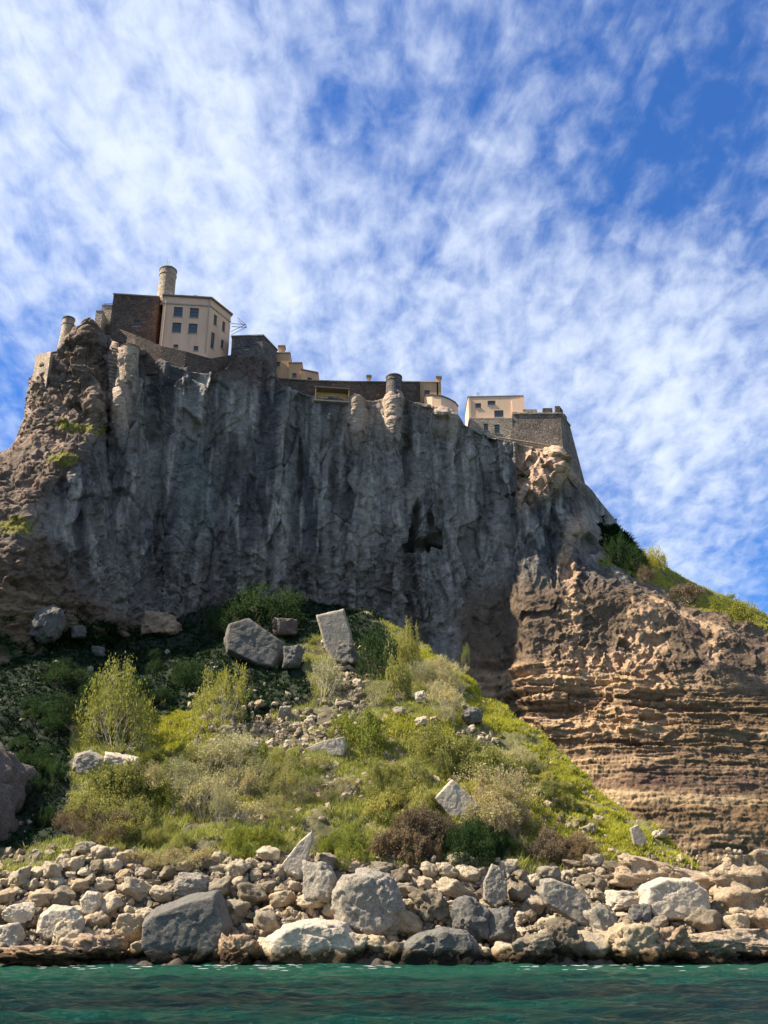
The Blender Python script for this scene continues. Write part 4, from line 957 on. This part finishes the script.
for p, q in ((b1, b2), (b2, b3)):
    d_ = (q - p)[:2] / np.linalg.norm((q - p)[:2]); inn = np.array([-d_[1], d_[0]])
    P4 = [p[:2] - inn * .2, q[:2] - inn * .2, q[:2] + inn * .9, p[:2] + inn * .9]; mb.prism([(*x, zt + .003) for x in P4], [(*x, zt + .35) for x in P4])
mb.build('coping', M['stone_lt'], bs)
for t0, t1, hm in ((.0, .1, .3), (.22, .52, .9), (.64, .84, 1.2), (.9, 1.0, 1.7)):
    mb = MB(); p = b1 + (b2 - b1) * t0; q = b1 + (b2 - b1) * t1
    P4 = [p[:2], q[:2], q[:2] + [0, .9], p[:2] + [0, .9]]; mb.prism([(*x, zt + .353) for x in P4], [(*x, zt + .353 + hm) for x in P4]); mb.build('merlon', M['stone_lt' if hm < 1 else 'stone_dk'], bs)
for t0, t1, hm in ((.05, .3, 1.6), (.45, .7, 1.2)):
    mb = MB(); p = b2 + (b3 - b2) * t0; q = b2 + (b3 - b2) * t1
    P4 = [p[:2] - [.8, 0], p[:2], q[:2], q[:2] - [.8, 0]]; mb.prism([(*x, zt + .353) for x in P4], [(*x, zt + .353 + hm) for x in P4]); mb.build('merlon', M['stone_dk'], bs)
mb = MB(); p = at(491, 436.5, 198.2); q = at(563, 448, 198.2)
mb.tube(p, q, .22); mb.tube(p + [0, 0, -.6], q + [0, 0, -.6], .1); o = mb.build('stone_string_course', M['stone_lt']); tag(o, 'thin pale stone ledge slanting along the foot of the bastion', 'ledge')

# ============================================================ PLANTS
def plant_mesh(seed, kind):
    r = np.random.default_rng(seed)
    tv, tf, lv, lf = [], [], [], []
    def twig(p, q, w):
        d_ = q - p; a = np.cross(d_, [0.3, 1, .2]); a /= np.linalg.norm(a) + 1e-9; b_ = np.cross(d_, a); b_ /= np.linalg.norm(b_) + 1e-9
        k = len(tv)
        for c, s_ in ((p, w), (q, w * .55)):
            for an in (0, 2.1, 4.2): tv.append(c + s_ * (math.cos(an) * a + math.sin(an) * b_))
        for i in range(3): tf.append((k + i, k + (i + 1) % 3, k + 3 + (i + 1) % 3, k + 3 + i))
    def leaf(c, s_, flat=0.):
        u_ = r.normal(size=3); u_[2] *= (1 - flat); u_ /= np.linalg.norm(u_); w_ = r.normal(size=3); w_ = np.cross(u_, w_); w_ /= np.linalg.norm(w_)
        k = len(lv); a = s_ * r.uniform(.6, 1.2); b_ = a * .55
        lv.extend([c - u_ * a, c + w_ * b_, c + u_ * a, c - w_ * b_]); lf.append((k, k + 1, k + 2, k + 3))
    def grow(p, d_, ln, w, dep, cfg):
        segs = 2; q = p
        for s_ in range(segs):
            d_ = d_ + r.normal(size=3) * cfg['wob'] + np.array([0, 0, cfg['up']]); d_ /= np.linalg.norm(d_)
            q2 = q + d_ * ln / segs; twig(q, q2, w); 
            if dep <= cfg['leafdep']:
                for _ in range(cfg['nl']): leaf(q + (q2 - q) * r.random() + r.normal(size=3) * cfg['lsp'], cfg['ls'])
            q = q2; w *= .8
        if dep > 0:
            for _ in range(cfg['br']):
                nd = d_ + r.normal(size=3) * cfg['spr']; nd /= np.linalg.norm(nd); grow(q, nd, ln * cfg['sh'], w * .75, dep - 1, cfg)
    CF = {'broom': dict(n=20, ln=.34, w=.010, dep=3, br=3, spr=.5, sh=.72, wob=.13, up=.05, leafdep=0, nl=4, lsp=.03, ls=.02, cone=1.3),
          'bush': dict(n=17, ln=.3, w=.01, dep=3, br=3, spr=.75, sh=.74, wob=.2, up=.02, leafdep=1, nl=5, lsp=.05, ls=.026, cone=1.4),
          'dry': dict(n=26, ln=.36, w=.0075, dep=2, br=4, spr=.33, sh=.72, wob=.08, up=.05, leafdep=0, nl=2, lsp=.02, ls=.02, cone=.8),
          'scrub': dict(n=22, ln=.26, w=.008, dep=2, br=4, spr=.5, sh=.75, wob=.12, up=.03, leafdep=1, nl=5, lsp=.04, ls=.026, cone=1.0)}
    cfg = CF[kind]
    for i in range(cfg['n']):
        an = r.random() * 6.28; rd = cfg['cone'] * math.sqrt(r.random()); d_ = np.array([rd * math.cos(an), rd * math.sin(an), 1.0 - .35 * rd]); d_ /= np.linalg.norm(d_)
        grow(np.array([.12 * math.cos(an) * rd, .12 * math.sin(an) * rd, -.05]), d_, cfg['ln'] * r.uniform(.7, 1.1), cfg['w'], cfg['dep'], cfg)
    tv, lv = np.array(tv), np.array(lv); allv = np.concatenate([tv, lv]); mx = allv[:, 2].max(); wd = (allv[:, 0].max() - allv[:, 0].min())
    sc_ = np.array([1 / wd, 1 / wd, 1 / mx])
    return mesh_np('branches', tv * sc_, tf, False), mesh_np('foliage', lv * sc_, lf, False)
PK = {}
for kd in ('broom', 'bush', 'dry', 'scrub'):
    PK[kd] = [plant_mesh(500 + 10 * i + len(kd), kd) for i in range(3)]
MC = {}
def plant(px_, ybot, w, h_, kind, leafm, twigm, name, label, cat, group=None, Y=None, var=None, sink=.0):
    """w, h in pixels of outline"""
    c = on_slope(px_, ybot) if Y is None else at(px_, ybot, Y); s = project(c)[2] / F
    var = random.randrange(3) if var is None else var
    key = (kind, var, leafm, twigm)
    if key not in MC:
        a, b_ = PK[kind][var]; a, b_ = a.copy(), b_.copy(); a.materials.append(M[twigm]); b_.materials.append(M[leafm]); a.name = 'branches'; b_.name = 'foliage'; MC[key] = (a, b_)
    root = empty(name, c - [0, 0, sink], random.random() * 6.28); W_ = w * s; H_ = h_ * s * 1.08; root.scale = (W_ * random.uniform(.8, 1.3), W_ * random.uniform(.8, 1.3), H_) if group else (W_, W_, H_); root.rotation_euler[0] = random.uniform(-.25, .3) if group else 0; root.rotation_euler[1] = random.uniform(-.25, .4) if group else 0; tag(root, label, cat, group)
    link('branches', MC[key][0], root); link('foliage', MC[key][1], root)
    return root
# large named shrubs
plant(118, 752, 90, 98, 'broom', 'leaf_yellow', 'twig_pale', 'broom_shrub', 'tall twiggy shrub with yellow top standing in front of dark ivy on the left', 'shrub', var=0)
plant(110, 745, 72, 60, 'scrub', 'leaf_olive', 'twig', 'broom_shrub', 'olive shrub at the foot of the tall yellow-topped one', 'shrub')
plant(221, 728, 68, 68, 'broom', 'leaf_yellow', 'twig_pale', 'broom_shrub', 'rounded twiggy shrub with yellow tips left of the scree', 'shrub', var=1)
plant(322, 700, 44, 50, 'dry', 'leaf_dry', 'twig_pale', 'bare_shrub', 'small bare pale shrub below the standing slab', 'shrub')
plant(375, 706, 40, 26, 'dry', 'leaf_olive', 'twig_pale', 'bare_shrub', 'low greyish shrub above the round green bushes', 'shrub')
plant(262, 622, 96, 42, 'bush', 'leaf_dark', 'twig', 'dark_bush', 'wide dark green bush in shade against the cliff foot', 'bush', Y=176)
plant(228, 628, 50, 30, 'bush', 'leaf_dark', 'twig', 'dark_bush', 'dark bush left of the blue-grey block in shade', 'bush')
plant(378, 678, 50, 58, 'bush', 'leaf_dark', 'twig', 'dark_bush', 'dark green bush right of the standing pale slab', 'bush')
plant(408, 668, 32, 50, 'bush', 'leaf_olive', 'twig', 'green_bush', 'grey-green upright bush at the top of the sunny rib', 'bush')
plant(398, 700, 30, 50, 'scrub', 'leaf_olive', 'twig_pale', 'green_bush', 'olive scrub below the upright grey-green bush', 'bush')
plant(367, 752, 64, 46, 'bush', 'leaf_green', 'twig', 'green_bush', 'rounded bright green bush in mid slope', 'bush', var=0)
plant(345, 738, 40, 28, 'bush', 'leaf_green', 'twig', 'green_bush', 'small green bush left of the rounded bright one', 'bush')
plant(432, 758, 60, 40, 'bush', 'leaf_olive', 'twig', 'green_bush', 'dull olive bush right of the rounded green bush', 'bush', var=1)
plant(466, 664, 10, 22, 'broom', 'leaf_green', 'twig', 'green_bush', 'tiny green sprig on the ridge line before the brown cliff', 'bush')
plant(655, 566, 30, 22, 'bush', 'leaf_yellow', 'twig', 'green_bush', 'yellow-green bush on the skyline right of the cliff', 'bush', Y=183)
plant(636, 568, 34, 26, 'bush', 'leaf_dark', 'twig', 'dark_bush', 'dark ivy bush on the skyline shoulder below the bastion', 'bush', Y=182)
plant(618, 560, 34, 30, 'bush', 'leaf_dark', 'twig', 'dark_bush', 'dark ivy bush clinging to the shaded shoulder of the cliff', 'bush', Y=183)
plant(646, 578, 22, 14, 'bush', 'leaf_brown', 'twig_red', 'brown_bush', 'reddish brown bush below the skyline bushes', 'bush', Y=172)
plant(690, 600, 40, 18, 'scrub', 'leaf_brown', 'twig_pale', 'brown_bush', 'grey-brown scrub on the hill edge at right', 'bush', Y=166)
plant(745, 618, 44, 18, 'bush', 'leaf_yellow', 'twig', 'green_bush', 'yellow-green bush on the hill at the right picture edge', 'bush', Y=168)
plant(725, 606, 34, 14, 'bush', 'leaf_green', 'twig', 'green_bush', 'green bush on the hill top near the right edge', 'bush', Y=170)
# fields of scrub
def field(n, cx, cy, rx, ry, wr, hr, kind, leafm, twigm, name, label, cat, group, ang=0.):
    k = 0; t = 0; done = []; n = int(n * 1.45)
    while k < n and t < 800:
        t += 1
        u_, v_ = random.uniform(-1, 1), random.uniform(-1, 1)
        if u_ * u_ + v_ * v_ > 1: continue
        x = cx + u_ * rx * math.cos(ang) - v_ * ry * math.sin(ang); y = cy + u_ * rx * math.sin(ang) + v_ * ry * math.cos(ang)
        if any(abs(x - a) < 7 and abs(y - b_) < 5 for a, b_ in done): continue
        if any(abs(x - f[0]) < f[2] * .5 and 0 < y - (f[1] - f[3] * .5) < f[3] * 1.15 for f in FEAT[NSTORE - 33:]): continue
        k_s = random.choice([.55, .75, 1, 1, 1.3]); done.append((x, y)); plant(x, y, random.uniform(*wr) * k_s, random.uniform(*hr) * k_s, kind, leafm, twigm, name, label, cat, group); k += 1
field(16, 112, 818, 36, 30, (30, 46), (22, 34), 'scrub', 'leaf_olive', 'twig_red', 'olive_scrub', 'red-brown and olive scrub clump on the lower left slope', 'scrub', 'olive scrub on the lower left slope')
field(8, 100, 835, 30, 14, (26, 42), (18, 28), 'dry', 'leaf_brown', 'twig_red', 'brown_scrub', 'reddish dry scrub at the lower left edge of the sunny slope', 'scrub', 'reddish scrub on the lower left slope')
field(8, 150, 845, 50, 10, (26, 36), (16, 24), 'bush', 'leaf_olive', 'twig', 'olive_scrub', 'olive bush above the left beach', 'scrub', 'olive scrub on the lower left slope')
field(14, 205, 800, 50, 32, (34, 50), (26, 38), 'dry', 'leaf_dry', 'twig_pale', 'dry_shrub', 'pale dry twiggy shrub on the left-hand slope', 'shrub', 'pale dry shrubs on the left-hand slope')
field(12, 300, 800, 48, 28, (30, 46), (24, 36), 'dry', 'leaf_olive', 'twig_pale', 'dry_shrub', 'pale dry twiggy shrub in the middle of the slope', 'shrub', 'pale dry shrubs in mid slope')
field(11, 440, 700, 34, 22, (26, 36), (20, 30), 'dry', 'leaf_dry', 'twig_pale', 'dry_shrub', 'pale grey dry shrub near the top of the rib', 'shrub', 'pale dry shrubs near the rib top', .7)
field(12, 494, 826, 36, 18, (34, 50), (26, 38), 'dry', 'leaf_dry', 'twig_red', 'dry_shrub', 'pinkish dry twiggy shrub on the lower right slope', 'shrub', 'pinkish dry shrubs on the lower right slope', .7)
field(9, 470, 775, 40, 16, (28, 44), (22, 30), 'scrub', 'leaf_olive', 'twig_pale', 'olive_scrub', 'olive scrub clump around the triangular block', 'scrub', 'olive scrub around the triangular block', .5)
field(10, 420, 850, 34, 16, (26, 40), (20, 30), 'scrub', 'leaf_brown', 'twig_red', 'brown_scrub', 'dark brown scrub clump above the pitted boulder', 'scrub', 'brown scrub above the beach')
field(9, 480, 850, 30, 12, (24, 36), (18, 28), 'bush', 'leaf_dark', 'twig', 'dark_bush', 'dark green bush above the upright pointed boulder', 'bush', 'dark bushes above the beach')
field(8, 345, 855, 30, 12, (20, 30), (14, 22), 'bush', 'leaf_green', 'twig', 'green_bush', 'fresh green bush among rocks above the pitted boulder', 'bush', 'green bushes above the pitted boulder')
field(9, 250, 850, 34, 10, (20, 32), (14, 22), 'bush', 'leaf_green', 'twig', 'green_bush', 'green bush between the leaning slab and the left beach', 'bush', 'green bushes above the left beach')
field(6, 390, 790, 26, 16, (26, 36), (18, 26), 'bush', 'leaf_olive', 'twig', 'olive_scrub', 'olive bush below the rounded green bush', 'scrub', 'olive bushes in mid slope')
field(7, 170, 868, 40, 5, (24, 36), (12, 18), 'dry', 'leaf_dry', 'twig_red', 'dry_shrub', 'low reddish dry brush at the top of the left beach', 'shrub', 'reddish brush above the left beach')
field(8, 560, 855, 30, 8, (24, 34), (16, 22), 'scrub', 'leaf_brown', 'twig_pale', 'brown_scrub', 'brown brush at the foot of the grass rib', 'scrub', 'brown brush at the foot of the rib')

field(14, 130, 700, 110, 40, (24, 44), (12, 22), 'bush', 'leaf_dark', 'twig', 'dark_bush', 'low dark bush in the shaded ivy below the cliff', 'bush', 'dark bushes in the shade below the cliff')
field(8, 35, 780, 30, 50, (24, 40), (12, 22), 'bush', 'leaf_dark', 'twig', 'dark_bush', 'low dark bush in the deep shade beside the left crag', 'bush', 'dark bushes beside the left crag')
field(14, 260, 775, 60, 20, (22, 36), (14, 24), 'bush', 'leaf_green', 'twig', 'green_bush', 'low green bush tucked between pale dry shrubs', 'bush', 'green bushes among the dry shrubs', .1)
field(10, 190, 765, 40, 12, (22, 34), (14, 22), 'scrub', 'leaf_yellow', 'twig_pale', 'yellow_scrub', 'yellow-green scrub beside the bright knoll grass', 'scrub', 'yellow-green scrub by the knoll')
field(12, 560, 800, 60, 14, (18, 30), (8, 16), 'scrub', 'leaf_olive', 'twig_pale', 'olive_scrub', 'small olive tuft dotted on the bright grass rib', 'scrub', 'olive tufts on the grass rib', .7)
field(9, 400, 815, 40, 16, (26, 38), (18, 28), 'scrub', 'leaf_olive', 'twig', 'olive_scrub', 'olive scrub between the triangular block and the beach', 'scrub', 'olive scrub above the beach centre')
field(8, 150, 790, 30, 16, (26, 40), (18, 28), 'bush', 'leaf_green', 'twig', 'green_bush', 'green bush mixed into the scrub right of the striped boulder', 'bush', 'green bushes by the striped boulder')
field(2, 520, 770, 30, 16, (22, 34), (16, 24), 'dry', 'leaf_dry', 'twig_pale', 'dry_shrub', 'pale dry shrub along the inner edge of the grass rib', 'shrub', 'dry shrubs edging the grass rib', .7)

# ---------------- grass and ivy ground cover (uncountable)
def blades(pts, hgt, wid, mat, name, label, lean=.5, per=5):
    n = len(pts); pts = np.repeat(np.asarray(pts), per, 0); m = len(pts); r = rng
    pts = pts + r.normal(size=(m, 3)) * [.16, .16, .03]
    a = r.random(m) * 6.28; H_ = hgt * r.uniform(.5, 1.2, m); w_ = wid * r.uniform(.6, 1.2, m)
    d_ = np.stack([np.cos(a), np.sin(a), 0 * a], -1); ln = r.normal(size=(m, 3)) * lean * H_[:, None]; ln[:, 2] = H_
    V = np.stack([pts - d_ * w_[:, None], pts + d_ * w_[:, None], pts + ln * .6 + d_ * w_[:, None] * .7, pts + ln], 1).reshape(-1, 3)
    Fq = np.arange(m * 4).reshape(-1, 4)
    o = link(name, mesh_np(name, V, Fq, False, None, M[mat])); tag(o, label, name.replace('_', ' '), kind='stuff'); return o
def sample_mesh(Gp, mask, n):
    w = np.clip(mask.ravel(), 0, None); idx = rng.choice(len(w), n, p=w / w.sum()); return Gp.reshape(-1, 3)[idx]
frontm = np.zeros(TG.shape[:2]); frontm[:, 60:-30] = 1
cell = np.linalg.norm(np.cross(np.gradient(TG, axis=0), np.gradient(TG, axis=1)), axis=-1)
inframe = ((tpx > -40) & (tpx < 800))
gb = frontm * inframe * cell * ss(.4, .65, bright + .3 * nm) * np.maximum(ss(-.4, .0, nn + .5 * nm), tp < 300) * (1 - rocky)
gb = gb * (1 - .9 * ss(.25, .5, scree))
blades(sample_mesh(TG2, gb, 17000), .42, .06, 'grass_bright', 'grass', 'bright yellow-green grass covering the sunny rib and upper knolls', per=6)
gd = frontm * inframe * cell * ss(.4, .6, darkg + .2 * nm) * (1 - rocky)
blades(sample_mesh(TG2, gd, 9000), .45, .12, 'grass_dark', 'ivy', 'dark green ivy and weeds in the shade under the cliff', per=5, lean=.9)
gy = frontm * inframe * cell * (1 - ss(.3, .5, bright)) * (1 - ss(.3, .6, darkg)) * (1 - rocky) * ss(-.4, .2, nn)
gy = gy * (1 - .9 * ss(.25, .5, scree))
blades(sample_mesh(TG2, gy, 14000), .75, .05, 'grass_dry', 'dry_grass', 'tufts of straw-coloured dry grass between the shrubs', per=6)
cg = ss(.4, .6, grassm + .3 * fbm(G, 3, 4, 42.0)) * onface * ((px > -40) & (px < 800)) * ss(.25, .6, np.abs(normals(G2)[..., 2]))
blades(sample_mesh(G2, cg, 7500), .32, .05, 'grass_bright', 'ledge_grass', 'yellow-green grass on the cliff ledges and the right-hand hill', per=5)
ci = ss(.4, .7, ivy + .4 * fbm(G, 3, 4, 42.0)) * onface
blades(sample_mesh(G2, ci, 4500), .6, .16, 'grass_dark', 'cliff_ivy', 'dark ivy patches clinging to the shaded cliff foot', per=5, lean=1.2)

# ============================================================ CAMERA, SUN, SKY
cam = bpy.data.cameras.new('camera'); co = bpy.data.objects.new('camera', cam); C.objects.link(co)
co.location = (0, 0, CAMZ); co.rotation_euler = (math.pi / 2 + TH, 0, 0)
cam.sensor_fit = 'VERTICAL'; cam.sensor_height = 36; cam.lens = 36 * F / 1024; cam.clip_end = 20000
bpy.context.scene.camera = co
SUN_EL = math.radians(48); SAZ = math.atan2(-.1, -1.0)    # sun stands to the left, a touch behind the cliff
sv_ = Vector((math.cos(SAZ) * math.cos(SUN_EL), math.sin(SAZ) * math.cos(SUN_EL), math.sin(SUN_EL)))
sl = bpy.data.lights.new('sun', 'SUN'); sl.energy = 5.0; sl.angle = math.radians(.5); sl.color = (1.0, .91, .76)
so = bpy.data.objects.new('sun', sl); C.objects.link(so); so.rotation_euler = (-sv_).to_track_quat('-Z', 'Y').to_euler(); so.location = (-60, 40, 160)
wd = bpy.data.worlds.new('World'); bpy.context.scene.world = wd; wd.use_nodes = True
nt = wd.node_tree; nt.nodes.clear()
out = nt.nodes.new('ShaderNodeOutputWorld'); bg = nt.nodes.new('ShaderNodeBackground'); nt.links.new(bg.outputs[0], out.inputs[0])
sky = nt.nodes.new('ShaderNodeTexSky'); sky.sky_type = 'NISHITA'; sky.sun_disc = False; sky.sun_elevation = SUN_EL
sky.sun_rotation = math.pi / 2 - SAZ; sky.air_density = 1.0; sky.dust_density = .3; sky.ozone_density = 3.0; sky.altitude = 0
hs_ = nt.nodes.new('ShaderNodeHueSaturation'); hs_.inputs['Saturation'].default_value = 1.35; hs_.inputs['Value'].default_value = .8; nt.links.new(sky.outputs[0], hs_.inputs['Color'])
tcn = nt.nodes.new('ShaderNodeTexCoord'); dirv = tcn.outputs['Generated']
sp = nt.nodes.new('ShaderNodeSeparateXYZ'); nt.links.new(dirv, sp.inputs[0])
def MA(op, a, b_=None, c=None, clamp=False):
    n = nt.nodes.new('ShaderNodeMath'); n.operation = op; n.use_clamp = clamp
    for i, v in enumerate((a, b_, c)):
        if v is None: continue
        if isinstance(v, (int, float)): n.inputs[i].default_value = v
        else: nt.links.new(v, n.inputs[i])
    return n.outputs[0]
zc = MA('ADD', MA('MAXIMUM', sp.outputs[2], 0.0), .22)
cx_ = MA('DIVIDE', sp.outputs[0], zc); cy_ = MA('DIVIDE', sp.outputs[1], zc)
cb = nt.nodes.new('ShaderNodeCombineXYZ'); nt.links.new(cx_, cb.inputs[0]); nt.links.new(cy_, cb.inputs[1])
def nz_(scale, det, rough, rot, sxy, dist=0., w=0.):
    mp_ = nt.nodes.new('ShaderNodeMapping'); mp_.inputs['Rotation'].default_value = (0, 0, rot); mp_.inputs['Scale'].default_value = (*sxy, 1); mp_.inputs['Location'].default_value = (w, w * .7, w)
    nt.links.new(cb.outputs[0], mp_.inputs[0])
    n = nt.nodes.new('ShaderNodeTexNoise'); n.inputs['Scale'].default_value = scale; n.inputs['Detail'].default_value = det; n.inputs['Roughness'].default_value = rough; n.inputs['Distortion'].default_value = dist
    nt.links.new(mp_.outputs[0], n.inputs['Vector']); return n.outputs[0]
cells = nz_(28, 5, .56, .5, (1, .7), .25); streak = nz_(8, 8, .66, .35, (1, .3), .7, 3.); big = nz_(2.6, 4, .55, .9, (1, .8), .3, 8.)
def spot(px_, py_, rad, soft=.5):
    a, dy, dz = ray(px_, py_); v = Vector((a, dy, dz)).normalized()
    n = nt.nodes.new('ShaderNodeVectorMath'); n.operation = 'DISTANCE'; nt.links.new(dirv, n.inputs[0]); n.inputs[1].default_value = v
    q = MA('DIVIDE', n.outputs['Value'], rad / F); return MA('EXPONENT', MA('MULTIPLY', MA('MULTIPLY', q, q), -1.0))
cov = MA('MULTIPLY_ADD', cells, 1.4, -.7)
cov = MA('ADD', cov, MA('MULTIPLY_ADD', streak, 1.15, -.575))
cov = MA('ADD', cov, MA('MULTIPLY_ADD', big, .55, -.27))
cov = MA('ADD', cov, .47)
for x, y, r, a in ((80, 80, 200, .28), (180, 180, 120, .2), (300, 330, 110, .25), (660, 330, 130, .33), (520, 330, 90, .1), (700, 470, 90, .2), (500, 60, 90, .05),
                   (700, 60, 150, -.4), (740, 200, 120, -.28), (340, 120, 60, -.18), (-20, 400, 90, -.3), (760, 540, 80, -.3), (600, 470, 60, -.15), (600, 180, 60, -.2), (440, 30, 80, -.12)):
    cov = MA('MULTIPLY_ADD', spot(x, y, r), a, cov)
mr = nt.nodes.new('ShaderNodeMapRange'); mr.interpolation_type = 'SMOOTHSTEP'; nt.links.new(cov, mr.inputs[0]); mr.inputs[1].default_value = -.15; mr.inputs[2].default_value = 1.25; mr.inputs[3].default_value = .04; mr.inputs[4].default_value = .95
mx = nt.nodes.new('ShaderNodeMix'); mx.data_type = 'RGBA'; nt.links.new(mr.outputs[0], mx.inputs[0]); 
tn_ = nt.nodes.new('ShaderNodeMix'); tn_.data_type = 'RGBA'; tn_.blend_type = 'MULTIPLY'; tn_.inputs[0].default_value = 1; nt.links.new(hs_.outputs[0], tn_.inputs[6]); tn_.inputs[7].default_value = (1.0, 1.3, 1.75, 1)
nt.links.new(tn_.outputs[2], mx.inputs[6]); mx.inputs[7].default_value = (6.3, 7.0, 8.2, 1)
nt.links.new(mx.outputs[2], bg.inputs[0]); bg.inputs[1].default_value = .06
vs = bpy.context.scene.view_settings; vs.view_transform = 'Standard'; vs.look = 'None'; vs.gamma = 1; vs.exposure = 1.25
bpy.context.scene.render.resolution_x = 768; bpy.context.scene.render.resolution_y = 1024
bpy.context.scene.cycles.max_bounces = 6
